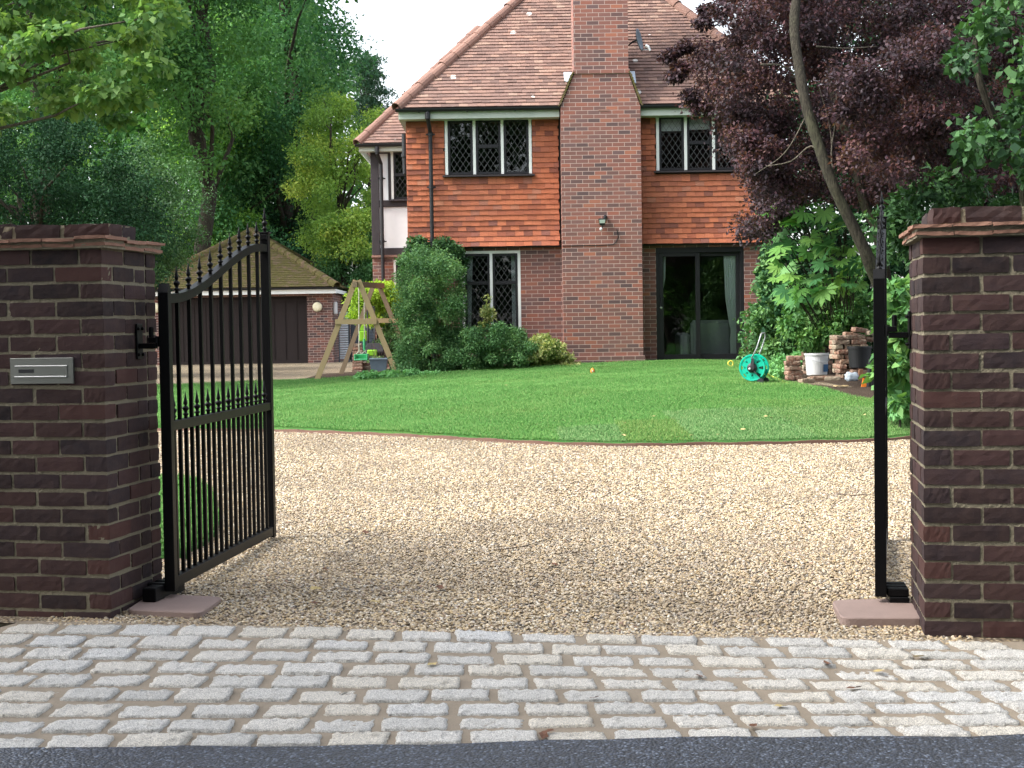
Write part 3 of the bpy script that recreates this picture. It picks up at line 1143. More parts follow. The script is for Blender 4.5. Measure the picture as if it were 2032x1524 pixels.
def make_gate(label, loc, rz):
    root = empty('iron_gate', loc, rz, label, 'gate', 'black metal driveway gates')
    bm = M['black_metal']
    q = .024
    mb = MB()
    mb.bbox(-q, q, -q, q, 0, 1.361, .002)
    mb.hexa([(-q, -q, 1.3613), (q, -q, 1.3613), (q, q, 1.3613), (-q, q, 1.3613), (-.003, -q, 1.402), (.003, -q, 1.402), (.003, q, 1.402), (-.003, q, 1.402)])
    mb.build('post', bm, root)
    mb = MB()
    mb.bbox(GL_ - q, GL_ + q, -q, q, 0, 1.736, .002)
    mb.bbox(GL_ - q - .006, GL_ + q + .006, -q - .006, q + .006, 1.7363, 1.744, .0015)
    mb.bbox(GL_ - q - .012, GL_ - q - .0003, -.02, .02, 1.701, 1.731, .001)
    mb.build('post', bm, root)
    ua, ub = q + .0005, GL_ - q - .0005
    for name, z0, z1 in (('bottom_rail', .012, .062), ('mid_rail', .731, .774)):
        mb = MB()
        mb.bbox(ua, ub, -.02, .02, z0, z1, .0015)
        mb.build(name, bm, root)
    mb = MB()
    n = 40
    vs = []
    for i in range(n + 1):
        s = ua + (ub - ua) * i / n
        z = zrail(s)
        dz = (zrail(s + .01) - zrail(s - .01)) / .02
        th = .042 * math.sqrt(1 + dz * dz)
        vs += [(s, -.02, z - th), (s, .02, z - th), (s, .02, z), (s, -.02, z)]
    fs = []
    for i in range(n):
        for k in range(4):
            fs.append((i * 4 + k, i * 4 + (k + 1) % 4, i * 4 + 4 + (k + 1) % 4, i * 4 + 4 + k)[::-1])
    fs += [(0, 1, 2, 3), (n * 4 + 3, n * 4 + 2, n * 4 + 1, n * 4)]
    mb.add(vs, fs)
    mb.build('top_rail', bm, root)
    r = .0085
    lo = None
    bar_lo = None
    finm = None
    for i in range(1, 20):
        s = GL_ * i / 20
        if i % 2 == 0:
            zt = zrail(s)
            dz = (zrail(s + .01) - zrail(s - .01)) / .02
            MB().box(s - r, s + r, -r, r, .7745, zt - .042 * math.sqrt(1 + dz * dz) + .004).build('bar', bm, root)
        z = (zrail(s) - .0008 if i % 2 == 0 else .7745)
        if finm is None:
            f = MB().lathe(FIN, n=8).build('finial', bm, root, smooth=True)
            finm = f.data
        else:
            f = bpy.data.objects.new('finial', finm)
            COL.objects.link(f)
            f.parent = root
        f.location = (s, 0, z)
        if lo is None:
            lo = MB().box(-r, r, -r, r, .0622, .7308).build('bar', bm, root)
            bar_lo = lo.data
        else:
            lo = bpy.data.objects.new('bar', bar_lo)
            COL.objects.link(lo)
            lo.parent = root
        lo.location = (s, 0, 0)
    f = bpy.data.objects.new('finial', finm)
    COL.objects.link(f)
    f.parent = root
    f.location = (GL_, 0, 1.7442)
    f.scale = (1.0, 1.0, 1.1)
    return root


GHL = P(333, 860, 6.64)
GFL = Vector((GHL.x + .175, GHL.y + 1.71, 0))
GHR = P(1746, 860, 6.24)
GFR = Vector((GHR.x + .435, GHR.y + 1.66, 0))
zgl, zgr = .064, .064
gate1 = make_gate('black gate leaf swung open with its spiked bars seen side on', (GHL.x, GHL.y, zgl), math.atan2(GFL.y - GHL.y, GFL.x - GHL.x))
gate2 = make_gate('black gate leaf swung open and seen edge on', (GHR.x, GHR.y, zgr), math.atan2(GFR.y - GHR.y, GFR.x - GHR.x))


def hinge(gate, corner, side, gh):
    """adjustable hinge: plate on the pier cheek, stub arm and pin"""
    Mg = Matrix.Translation(gate.location) @ Matrix.Rotation(gate.rotation_euler.z, 4, 'Z')
    c, s = math.cos(-PHI), math.sin(-PHI)
    dx, dy = gh.x - corner.x, gh.y - corner.y
    lx, ly = dx * c + dy * s, -dx * s + dy * c          # hinge post in the pier's frame
    mb = MB()
    sg = -side                                         # towards the gate
    X = lambda a, b: (min(a * sg, b * sg), max(a * sg, b * sg))
    x0, x1 = X(.0015, .010)
    mb.bbox(x0, x1, ly - .050, ly + .010, 1.125, 1.285, .002)
    for zz in (1.145, 1.262):
        for yy in (ly - .042, ly + .002):
            mb.lathe([(.008, 0), (.008, .007), (.004, .010)], (sg * .0102, yy, zz), (sg, 0, 0), 6)
    ax = abs(lx)
    x0, x1 = X(.0102, ax * .72)
    mb.bbox(x0, x1, ly - .036, ly - .006, 1.172, 1.196, .002)
    x0, x1 = X(ax * .45, ax * .78)
    mb.bbox(x0, x1, ly - .040, ly - .002, 1.1975, 1.222, .002)
    mb.lathe([(.011, 0), (.011, .045), (.008, .048)], (sg * ax * .52, ly - .02, 1.2222), n=10)
    x0, x1 = X(ax * .7, ax - .0245)
    mb.bbox(x0 + .001, x1 - .0005, ly - .034, ly + .008, 1.180, 1.228, .002)
    o = mb.build('hinge', M['black_metal'], gate)
    Mp = Matrix.Translation((corner.x, corner.y, 0)) @ Matrix.Rotation(-PHI, 4, 'Z')
    o.data.transform(Mg.inverted() @ Mp)
    return lx, ly


l1 = hinge(gate1, CL, -1, GHL)
l2 = hinge(gate2, CR, 1, GHR)


def operator(corner, side, lx, ly, label, z):
    root = empty('gate_motor', (corner.x, corner.y, 0), -PHI, label, 'gate motor', 'gate motors at the foot of the gates')
    sg = -side
    X = lambda a, b: (min(a * sg, b * sg), max(a * sg, b * sg))
    ax = abs(lx)
    if side < 0:
        mb = MB()
        x0, x1 = X(ax - .085, ax - .020)
        mb.bbox(x0, x1, ly - .13, ly - .028, z - .05, z + .012, .004)
        mb.build('motor_arm', M['black_metal'], root)
    for k in range(3):
        mb = MB()
        x0, x1 = X(.012, ax - .026)
        mb.bbox(x0, x1, ly - .018 + k * .085, ly + .022 + k * .085, z - .02, z + .016 - k * .003, .004)
        mb.build('cover_plate', M['black_metal'], root)
    mb = MB()
    x0, x1 = X(.012, ax - .035)
    mb.bbox(x0, x1, ly - .02, ly + .24, z - .10, z - .021, .004)
    mb.build('base_box', M['black_metal'], root)
    return root


operator(CL, -1, l1[0], l1[1], 'black gate motor on the slab below the side on gate', .085)
operator(CR, 1, l2[0], l2[1], 'black gate motor between right pier and edge on gate', .085)


def pad(pixels, label, z):
    pts = [G(px, py) for px, py in pixels]
    mb = MB()
    # rounded outline
    poly = []
    n = len(pts)
    for i in range(n):
        a, b, c = pts[i - 1], pts[i], pts[(i + 1) % n]
        r = .05
        pa = b + (a - b).normalized() * r
        pc = b + (c - b).normalized() * r
        for t in np.linspace(0, 1, 6):
            poly.append(pa * (1 - t) ** 2 + b * 2 * t * (1 - t) + pc * t * t)
    k = len(poly)
    lo = [(p.x, p.y, hz(p.x, p.y) - .02) for p in poly]
    up = [(p.x, p.y, z) for p in poly]
    cx = sum((p for p in poly), Vector()) / k
    ins = [(p.x + (cx.x - p.x) * .02, p.y + (cx.y - p.y) * .02, z + .004) for p in poly]
    fs = [(i, (i + 1) % k, k + (i + 1) % k, k + i) for i in range(k)] + [(k + i, k + (i + 1) % k, 2 * k + (i + 1) % k, 2 * k + i) for i in range(k)] + [tuple(range(2 * k, 3 * k))]
    mb.add(lo + up + ins, fs)
    o = mb.build('paving_slab', M['slab'])
    bmesh_fix(o)
    return tag(o, label, 'slab', 'sandstone slabs by the gate motors')


import bmesh


def bmesh_fix(o):
    b = bmesh.new()
    b.from_mesh(o.data)
    bmesh.ops.recalc_face_normals(b, faces=b.faces)
    b.to_mesh(o.data)
    b.free()


pad([(251, 1222), (398, 1229), (443, 1193), (300, 1185)], 'brown sandstone slab under the gate motor of the side on gate', .030)
pad([(1650, 1205), (1670, 1245), (1840, 1245), (1800, 1200)], 'pinkish sandstone slab beside the foot of the right pier', .035)
# ------------------------------------------------------------------ house
HD = 27.8          # face of the hung tiles
CD = 27.35         # face of the chimney breast
EV = 27.45         # eaves line


def hx(px, py, d=HD):
    return P(px, py, d).x


def hzz(px, py, d=HD):
    return P(px, py, d).z


house = empty('brick_house', (1.6, HD, .55), 0, 'large brick and tile hung house with tall chimney and steep hipped roof', 'house')
HO = Vector((1.6, HD, .55))


def fin(mb, name, mats, parent=house, smooth=False):
    """world coordinates -> house coordinates"""
    o = mb.build(name, mats, None, smooth)
    o.data.transform(Matrix.Translation(-HO))
    if parent is not None:
        o.parent = parent
    return o


XW0 = hx(811, 400)
XW1 = 5.15
ZB = .45
ZJ = hzz(1000, 489)            # bottom edge of the hung tiles
ZE = hzz(960, 231)             # underside of the fascia
YB = HD + .07                  # brick face of the lower storey
DEEP = 9.0


def wall_front(mb, x0, x1, z0, z1, y, th, holes, mi=None):
    xs = sorted({x0, x1, *[a for q in holes for a in q[:2]]})
    zs = sorted({z0, z1, *[a for q in holes for a in q[2:]]})
    for i in range(len(xs) - 1):
        for k in range(len(zs) - 1):
            cx, cz = (xs[i] + xs[i + 1]) / 2, (zs[k] + zs[k + 1]) / 2
            if cx < x0 or cx > x1 or cz < z0 or cz > z1 or any(a < cx < b and c < cz < d for a, b, c, d in holes):
                continue
            a, b, c, d = xs[i], xs[i + 1], zs[k], zs[k + 1]
            mb.add([(a, y, c), (b, y, c), (b, y, d), (a, y, d)], [(0, 1, 2, 3)], mi)
            mb.add([(a, y + th, c), (b, y + th, c), (b, y + th, d), (a, y + th, d)], [(3, 2, 1, 0)], mi)
    for a, b, c, d in holes:
        mb.add([(a, y, c), (b, y, c), (b, y, d), (a, y, d), (a, y + th, c), (b, y + th, c), (b, y + th, d), (a, y + th, d)],
               [(0, 4, 5, 1), (1, 5, 6, 2), (2, 6, 7, 3), (3, 7, 4, 0)], mi)


# openings
GW = (hx(917, 600), hx(1034, 600), hzz(975, 656), hzz(975, 497))
SD = (hx(1303, 600), hx(1478, 600), hzz(1390, 717), hzz(1390, 490))
UW = (hx(883, 290), hx(1055, 290), hzz(968, 346), hzz(968, 231))
UR = (hx(1302, 290), hx(1302, 290) + (UW[1] - UW[0]) * 1.0, hzz(1360, 338), hzz(1360, 225))
UR = (UR[0], UR[1], UR[2], UR[3])

mb = MB()
wall_front(mb, XW0, XW1, ZB - .4, ZJ + .05, YB, .26, [GW, SD])
# side and back walls of the lower storey
YK = HD + DEEP
mb.add([(XW0, YB, ZB - .4), (XW0, YK, ZB - .4), (XW0, YK, ZE), (XW0, YB, ZE)], [(0, 1, 2, 3)])
mb.add([(XW1, YB, ZB - .4), (XW1, YK, ZB - .4), (XW1, YK, ZE), (XW1, YB, ZE)], [(3, 2, 1, 0)])
mb.add([(XW0, YK, ZB - .4), (XW1, YK, ZB - .4), (XW1, YK, ZE), (XW0, YK, ZE)], [(3, 2, 1, 0)])
# plinth course
o = fin(mb, 'brick_wall', M['house_brick'])

# backing and rooms (plaster)
mb = MB()
wall_front(mb, XW0 + .001, XW1 - .001, ZJ + .051, ZE + .25, HD + .03, .24, [UW, UR])
mb.box(XW0 + .02, XW1 - .02, HD + .34, YK - .02, ZJ - .02, ZJ + .22)
mb.box(XW0 + .02, XW1 - .02, HD + .34, YK - .02, ZB - .3, ZB + .04)
mb.box(XW0 + .02, XW1 - .02, HD + 4.5, HD + 4.6, ZB + .05, ZJ - .03)
mb.box(XW0 + .02, XW1 - .02, HD + 3.6, HD + 3.7, ZJ + .23, ZE + .24)
mb.box(XW0 + .02, XW1 - .02, HD + .02, YK - .02, ZE + .251, ZE + .35)
mb.box(1.6, 1.7, HD + .35, HD + 4.49, ZB + .05, ZJ - .03)
mb.box(1.6, 1.7, HD + .35, HD + 3.59, ZJ + .23, ZE + .24)
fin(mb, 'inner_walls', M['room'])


def tile_area(mb, O, u, v, n, u_at, vlen, gauge=.1, width=.167, holes=(), th=.016, rs=None, lift=.026, flare=None):
    """courses of plain tiles; O origin at the bottom edge, u along, v up the slope, n outward"""
    O, u, v, n = Vector(O), Vector(u).normalized(), Vector(v).normalized(), Vector(n).normalized()
    rs = rs or random.Random(5)
    k = 0
    while k * gauge < vlen - .02:
        v0 = k * gauge
        v1 = min(v0 + gauge + .035, vlen + .02)
        a, b = u_at(v0 + gauge * .5)
        off = (k % 2) * width * .5 + rs.uniform(-.008, .008)
        segs = [(a, b)]
        vm = v0 + gauge * .5
        for (ha, hb, hc, hd) in holes:
            if hc < vm < hd:
                ns = []
                for (p, q) in segs:
                    if hb <= p or ha >= q:
                        ns.append((p, q))
                    else:
                        if p < ha - .01:
                            ns.append((p, ha))
                        if hb < q - .01:
                            ns.append((hb, q))
                segs = ns
        sag = [rs.uniform(-.005, .005) for _ in range(3)]
        for (p, q) in segs:
            i = math.floor((p - off) / width)
            while off + i * width < q:
                c, d = max(p, off + i * width), min(q, off + (i + 1) * width)
                i += 1
                if d - c < .025:
                    continue
                c += .0012
                d -= .0012
                fl = flare(v0) if flare else 0
                fl2 = flare(v1) if flare else 0
                e = [rs.gauss(0, .0022) for _ in range(6)]
                cv = rs.uniform(0, .0025)
                lo = v0 + e[0] + sag[0]
                pts = []
                for (uu, vv, nn) in ((c, lo, lift + e[1] + fl), (d, lo + e[2], lift + e[3] + fl), (d, v1, .004 + fl2), (c, v1, .004 + fl2)):
                    pts.append(O + u * uu + v * vv + n * nn)
                up = [q_ + n * th for q_ in pts[:2]] + [q_ + n * (th * .9) for q_ in pts[2:]]
                mb.add(pts + up, [(4, 5, 6, 7), (0, 1, 5, 4), (0, 4, 7, 3), (1, 2, 6, 5), (3, 2, 1, 0)])
        k += 1


# hung tiles on the upper storey, kicked out at the foot
HT = ZE - ZJ + .02
XC0, XC1 = hx(1115, 480, CD), hx(1276, 600, CD)
kick = lambda vv: .07 * max(0, 1 - vv / .35) ** 1.5
mb = MB()
pad_ = .03
holes = [(UW[0] - XW0 - .01, UW[1] - XW0 + .01, UW[2] - ZJ - .075, 9), (UR[0] - XW0 - .01, UR[1] - XW0 + .01, UR[2] - ZJ - .075, 9), (XC0 - XW0 - .02, XC1 - XW0 + .02, -1, 9)]
for ua_, ub_ in ((-.03, XC0 - XW0 - .015), (XC1 - XW0 + .015, XW1 - XW0 + .02)):
    mb = MB()
    tile_area(mb, (XW0, HD, ZJ), (1, 0, 0), (0, 0, 1), (0, -1, 0), lambda v: (ua_, ub_), HT, .0985, .167, holes, flare=kick, rs=random.Random(21))
    fin(mb, 'hung_tiles', M['hung_tile'])
for xa_, xb_ in ((XW0 - .02, XC0 - .001), (XC1 + .001, XW1)):
    mb = MB()
    mb.box(xa_, xb_, HD - .04, YB - .001, ZJ - .025, ZJ - .004)
    fin(mb, 'tile_batten', M['timber_black'])

# ---- roof
TP = 1.066
ZEV = hzz(960, 214, EV)
XR0, XR1 = hx(787, 214, EV), 5.55
cosr, sinr = 1 / math.hypot(1, TP), TP / math.hypot(1, TP)
RIDGE = (XR1 - XR0) / 2
LS = RIDGE / cosr
mb = MB()
tile_area(mb, (XR0, EV - .02, ZEV), (1, 0, 0), (0, cosr, sinr), (0, -sinr, cosr), lambda v: (v * cosr - .01, XR1 - XR0 - v * cosr + .01), LS, .1, .167, [], rs=random.Random(4), flare=lambda v: .0)
roof = fin(mb, 'roof', M['roof_tile'])
mb = MB()
xm = (XR0 + XR1) / 2
A = (XR0, EV + .01, ZEV - .01)
Bp = (XR1, EV + .01, ZEV - .01)
T = (xm, EV + RIDGE, ZEV + RIDGE * TP - .03)
Y2 = YK + .35
T2 = (xm, Y2 - RIDGE + .01, ZEV + RIDGE * TP - .03)
A2, B2 = (XR0, Y2, ZEV - .01), (XR1, Y2, ZEV - .01)
mb.add([A, Bp, T, T2, A2, B2], [(0, 1, 2), (0, 2, 3, 4), (1, 5, 3, 2), (4, 3, 5), (0, 4, 5, 1)])
fin(mb, 'roof_deck', M['roof_tile'], roof)


def hip_line(mb, a, b, r0=.115, pitch=.36, rs=random.Random(2)):
    """half-round hip tiles, each lapping over the one below"""
    a, b = Vector(a), Vector(b)
    L = (b - a).length
    d = (b - a).normalized()
    side = d.cross(Vector((0, 0, 1))).normalized()
    up = side.cross(d).normalized()
    n = int(L / pitch)
    for i in range(n):
        s0, s1 = i * L / n, (i + 1) * L / n + .04
        ra, rb = r0 * 1.06 + rs.uniform(-.003, .003), r0 * .94
        j = Vector((rs.gauss(0, .004), rs.gauss(0, .004), rs.gauss(0, .004)))
        vs = []
        for s, r, t in ((s0, ra, 0), (s1, rb, 0), (s0, ra - .016, 1), (s1, rb - .016, 1)):
            for k in range(9):
                w = math.pi * (-.08 + 1.16 * k / 8)
                vs.append(a + d * s + side * math.cos(w) * r + up * math.sin(w) * r + j)
        fs = [(k, k + 1, 9 + k + 1, 9 + k) for k in range(8)] + [(18 + k + 1, 18 + k, k, k + 1) for k in range(8)] + [(9 + k, 9 + k + 1, 27 + k + 1, 27 + k) for k in range(8)]
        fs += [(18, 0, 9, 27), (8, 26, 35, 17)]
        mb.add(vs, fs)


mb = MB()
off = Vector((0, -.01, .0))
hip_line(mb, Vector((XR0, EV - .01, ZEV + .005)), Vector((xm, EV + RIDGE - .01, ZEV + RIDGE * TP + .02)))
hip_line(mb, Vector((XR1, EV - .01, ZEV + .005)), Vector((xm, EV + RIDGE - .01, ZEV + RIDGE * TP + .02)))
o = fin(mb, 'hip_tiles', M['hip_tile'], roof)

# fascia, soffit, gutter
mb = MB()
zf0, zf1 = hzz(960, 234, EV), hzz(960, 221, EV)
for a, b in ((XR0 + .03, XC0 - .01), (XC1 + .01, XR1)):
    mb.box(a, b, EV + .02, EV + .045, zf0, zf1 + .05)
mb.box(XR0 + .03, XR0 + .055, EV + .046, HD + 5, zf0, zf1 + .05)
mb.box(XR0 + .056, XC0 - .01, EV + .046, HD + .02, zf0 + .002, zf0 + .02)
mb.box(XC1 + .01, XR1, EV + .046, HD + .02, zf0 + .002, zf0 + .02)
# sloped soffit return under the corner
mb.hexa([(XR0 + .06, EV + .05, zf0 - .001), (XR0 + .07, EV + .05, zf0 - .001), (XR0 + .07, HD + 5, zf0 - .001), (XR0 + .06, HD + 5, zf0 - .001),
         (XR0 + .06, EV + .05, zf0 + .001), (XW0, EV + .05, zf0 + .001), (XW0, HD + 5, zf0 + .001), (XR0 + .06, HD + 5, zf0 + .001)])
fin(mb, 'fascia', M['fascia_paint'])


def gutter(mb, a, b, r=.06):
    a, b = Vector(a), Vector(b)
    d = (b - a).normalized()
    side = d.cross(Vector((0, 0, 1))).normalized()
    vs = []
    for s in (a, b):
        for rr in (r, r - .006):
            for k in range(9):
                w = math.pi * (1 + k / 8)
                vs.append(s + side * math.cos(w) * rr + Vector((0, 0, 1)) * math.sin(w) * rr)
    fs = [(k, k + 1, 18 + k + 1, 18 + k) for k in range(8)] + [(9 + k + 1, 9 + k, 27 + k, 27 + k + 1) for k in range(8)]
    fs += [(0, 18, 27, 9), (8, 17, 35, 26)] + [(k, 9 + k, 9 + k + 1, k + 1) for k in range(8)] + [(18 + k, 18 + k + 1, 27 + k + 1, 27 + k) for k in range(8)]
    mb.add(vs, fs)


zg = ZEV - .005
mb = MB()
gutter(mb, (XR0 - .02, EV - .045, zg), (XC0 - .005, EV - .045, zg))
x = XR0 + .4
while x < XC0 - .1:
    mb.box(x, x + .03, EV - .112, EV + .0195, zg - .066, zg - .058)
    x += .9
fin(mb, 'gutter', M['black_plastic'])
mb = MB()
gutter(mb, (XC1 + .005, EV - .045, zg), (XR1 + .02, EV - .045, zg))
fin(mb, 'gutter', M['black_plastic'])
# downpipe with swan neck and collars
mb = MB()
xd = hx(856, 350)
mb.tube([(xd - .03, EV - .045, zg - .055), (xd - .03, EV - .045, zg - .16), (xd, HD - .12, zg - .42), (xd, HD - .12, ZB)], .038, 10)
mb.lathe([(.05, 0), (.05, .12)], (xd - .03, EV - .045, zg - .19), n=10)
for z in (zg - .47, 3.9, 2.9, 1.4):
    mb.lathe([(.047, 0), (.047, .07)], (xd, HD - .12, z), n=10)
    mb.box(xd - .085, xd + .085, HD - .079, HD - .069, z + .02, z + .05)
fin(mb, 'downpipe', M['black_plastic'])

# ---- chimney
ch0, ch1 = hx(1115, 400, CD), hx(1273, 400, CD)
u0, u1 = hx(1138, 60, CD), hx(1246, 60, CD)
zs0, zs1 = hzz(1192, 212, CD), hzz(1192, 146, CD)
zp = hzz(1200, 707, CD)
CB = CD + .95
mb = MB()
mb.box(ch0 - .03, ch1 + .03, CD - .035, CD + .6, ZB - .3, zp)
mb.box(ch0, ch1, CD, CB, zp + .0005, zs0)
mb.hexa([(ch0, CD, zs0 + .0005), (ch1, CD, zs0 + .0005), (ch1, CB, zs0 + .0005), (ch0, CB, zs0 + .0005), (u0, CD, zs1), (u1, CD, zs1), (u1, CB, zs1), (u0, CB, zs1)])
mb.box(u0 - .022, u1 + .022, CD - .022, CB, zs1 + .0005, zs1 + .075)
mb.box(u0, u1, CD + .0, CB, zs1 + .0755, 10.6)
mb.box(u0 - .05, u1 + .05, CD - .05, CB + .05, 10.6005, 10.75)
chimney = fin(mb, 'chimney', M['house_brick'])
# tiled weathering on the shoulders
for xa, xb, sg in ((ch0, u0, -1), (ch1, u1, 1)):
    mb = MB()
    n = 11
    for k in range(n):
        t0, t1 = k / n, (k + 1.5) / n
        a = Vector((xa + (xb - xa) * t0, 0, zs0 + (zs1 - zs0) * t0))
        b = Vector((xa + (xb - xa) * t1, 0, zs0 + (zs1 - zs0) * t1))
        nn = Vector((sg * (zs1 - zs0), 0, abs(xb - xa))).normalized()
        a += nn * .036
        b += nn * .006
        q = nn * .022
        mb.hexa([(a.x, CD - .03, a.z), (a.x, CB, a.z), (b.x, CB, b.z), (b.x, CD - .03, b.z),
                 (a.x + q.x, CD - .03, a.z + q.z), (a.x + q.x, CB, a.z + q.z), (b.x + q.x, CB, b.z + q.z), (b.x + q.x, CD - .03, b.z + q.z)])
    fin(mb, 'shoulder_tiles', M['garage_tile'], chimney)
for xa, sg in ((u0, -1), (u1, 1)):
    mb = MB()
    x0, x1 = sorted((xa + sg * .02, xa + sg * .17))
    zz = zs1 + .02
    mb.hexa([(x0, CD + .30, zz - .10), (x1, CD + .33, zz - .16), (x1, CD + .60, zz + .10), (x0, CD + .60, zz + .10), (x0, CD + .29, zz - .09), (x1, CD + .32, zz - .15), (x1, CD + .60, zz + .12), (x0, CD + .60, zz + .12)])
    fin(mb, 'lead_flashing', M['pale_blue_plastic'], chimney)
mb = MB()
pts = [P(px, py, CD - .008) for px, py in ((1116, 488), (1150, 487), (1190, 486.5), (1217, 485), (1223, 479), (1227, 470), (1224, 455))]
mb.tube(pts, .007, 6)
fin(mb, 'cable', M['black_plastic'], chimney)
mb = MB()
mb.bbox(hx(1188, 219, CD), hx(1208, 219, CD), CD - .006, CD + .02, hzz(1198, 221, CD), hzz(1198, 217, CD), .002)
fin(mb, 'air_brick', M['hip_tile'], chimney)


# ---- windows
def lattice_lead(mb, x0, x1, z0, z1, y, pw=.115, ph=.165, t=.0055):
    """diamond leading clipped to the pane"""
    for sg in (1, -1):
        m = ph / pw * sg
        k0 = int(math.floor(min(z0 - m * x0, z0 - m * x1, z1 - m * x0, z1 - m * x1) / ph)) - 1
        k1 = int(math.ceil(max(z0 - m * x0, z0 - m * x1, z1 - m * x0, z1 - m * x1) / ph)) + 1
        for k in range(k0, k1 + 1):
            c = k * ph
            pts = []
            for X in (x0, x1):
                Z = m * X + c
                if z0 <= Z <= z1:
                    pts.append((X, Z))
            for Z in (z0, z1):
                X = (Z - c) / m
                if x0 < X < x1:
                    pts.append((X, Z))
            if len(pts) >= 2 and math.hypot(pts[0][0] - pts[1][0], pts[0][1] - pts[1][1]) > .03:
                yy = y + (0 if sg > 0 else .0012)
                mb.bar((pts[0][0], yy, pts[0][1]), (pts[1][0], yy, pts[1][1]), t, .006, up=(0, 1, 0))


def window(op, y, nl, trans=(), sill=True, parent=house, fr=.054, clip=None, blackhead=False):
    """white timber frame with black leaded casements; trans: {light index: transom z fraction}"""
    x0, x1, z0, z1 = op
    f = MB()
    f.bbox(x0, x0 + fr, y - .02, y + .06, z0, z1, .003)
    f.bbox(x1 - fr, x1, y - .02, y + .06, z0, z1, .003)
    f.bbox(x0 + fr + .0003, x1 - fr - .0003, y - .02, y + .06, z1 - fr, z1, .003)
    W = (x1 - x0 - fr) / nl
    for i in range(1, nl):
        xc = x0 + fr / 2 + W * i
        f.bbox(xc - fr / 2, xc + fr / 2, y - .02, y + .06, z0, z1 - fr - .0003, .003)
    win = fin(f, 'window', M['white_paint'], parent)
    for i in range(nl):
        a = x0 + fr / 2 + W * i + fr / 2 + .0005
        b = a + W - fr - .001
        c, d = z0 + .001, z1 - fr - .001
        s = .045
        ym = y + .004
        k = MB()
        k.bbox(a, a + s, ym, ym + .045, c, d, .003)
        k.bbox(b - s, b, ym, ym + .045, c, d, .003)
        k.bbox(a + s + .0003, b - s - .0003, ym, ym + .045, c, c + s, .003)
        k.bbox(a + s + .0003, b - s - .0003, ym, ym + .045, d - s, d, .003)
        panes = [(c + s, d - s)]
        if i in trans:
            zt = c + (d - c) * trans[i]
            k.bbox(a + s + .0003, b - s - .0003, ym - .006, ym + .045, zt - .035, zt + .035, .003)
            panes = [(c + s, zt - .035), (zt + .035, d - s)]
        fin(k, 'casement', M['black_paint'], win)
        for (pa, pb) in panes:
            g = MB()
            g.add([(a + s, ym + .026, pa), (b - s, ym + .026, pa), (b - s, ym + .026, pb), (a + s, ym + .026, pb)], [(0, 1, 2, 3)])
            fin(g, 'pane', M['glass'], win)
            l = MB()
            lattice_lead(l, a + s + .004, b - s - .004, pa + .004, pb - .004, ym + .019)
            fin(l, 'leading', M['lead'], win)
    if sill:
        s_ = MB()
        s_.hexa([(x0 - .05, y - .10, z0 - .045), (x1 + .05, y - .10, z0 - .045), (x1 + .05, y + .05, z0 - .045), (x0 - .05, y + .05, z0 - .045),
                 (x0 - .05, y - .10, z0 - .015), (x1 + .05, y - .10, z0 - .015), (x1 + .05, y + .05, z0 - .002), (x0 - .05, y + .05, z0 - .002)])
        fin(s_, 'sill', M['timber_black'], win)
    return win


window(UW, HD - .015, 3, {1: .51})
window(UR, HD - .015, 3, {1: .51})
window(GW, YB + .03, 2, {0: .62, 1: .62})

# sliding patio door
x0, x1, z0, z1 = SD
f = MB()
y = YB + .03
f.bbox(x0, x0 + .055, y - .03, y + .10, z0, z1 - .10, .003)
f.bbox(x1 - .075, x1, y - .03, y + .10, z0, z1 - .10, .003)
f.bbox(x0, x1, y - .03, y + .10, z1 - .0995, z1, .003)
f.bbox(x0, x1, y - .09, y + .10, z0 - .005, z0 + .035, .004)
f.bbox(x0 - .03, x1 + .03, y - .11, y + .10, z0 - .16, z0 - .0055, .004)
door = fin(f, 'sliding_door', M['black_paint'])
xm_ = hx(1386, 600)
zlo, zhi = z0 + .0355, z1 - .10
for a, b, yy, st in ((x0 + .056, xm_ + .045, y - .012, .085), (xm_ - .03, x1 - .076, y + .045, .065)):
    k = MB()
    k.bbox(a, a + st, yy, yy + .045, zlo, zhi, .003)
    k.bbox(b - st, b, yy, yy + .045, zlo, zhi, .003)
    k.bbox(a + st + .0003, b - st - .0003, yy, yy + .045, zlo, zlo + .10, .003)
    k.bbox(a + st + .0003, b - st - .0003, yy, yy + .045, zhi - .07, zhi, .003)
    fin(k, 'door_panel', M['black_paint'], door)
    g = MB()
    g.add([(a + st, yy + .022, zlo + .10), (b - st, yy + .022, zlo + .10), (b - st, yy + .022, zhi - .07), (a + st, yy + .022, zhi - .07)], [(0, 1, 2, 3)])
    fin(g, 'pane', M['glass'], door)
k = MB()
zh = hzz(1316, 600)
k.bbox(x0 + .085, x0 + .11, y - .055, y - .0125, zh - .08, zh + .12, .004)
fin(k, 'handle', M['black_plastic'], door)
k = MB()
k.lathe([(.022, 0), (.022, .012), (.014, .016)], (x0 + .095, y - .0125, zh - .10), (0, -1, 0), 10)
fin(k, 'lock', M['bright_steel'], door)


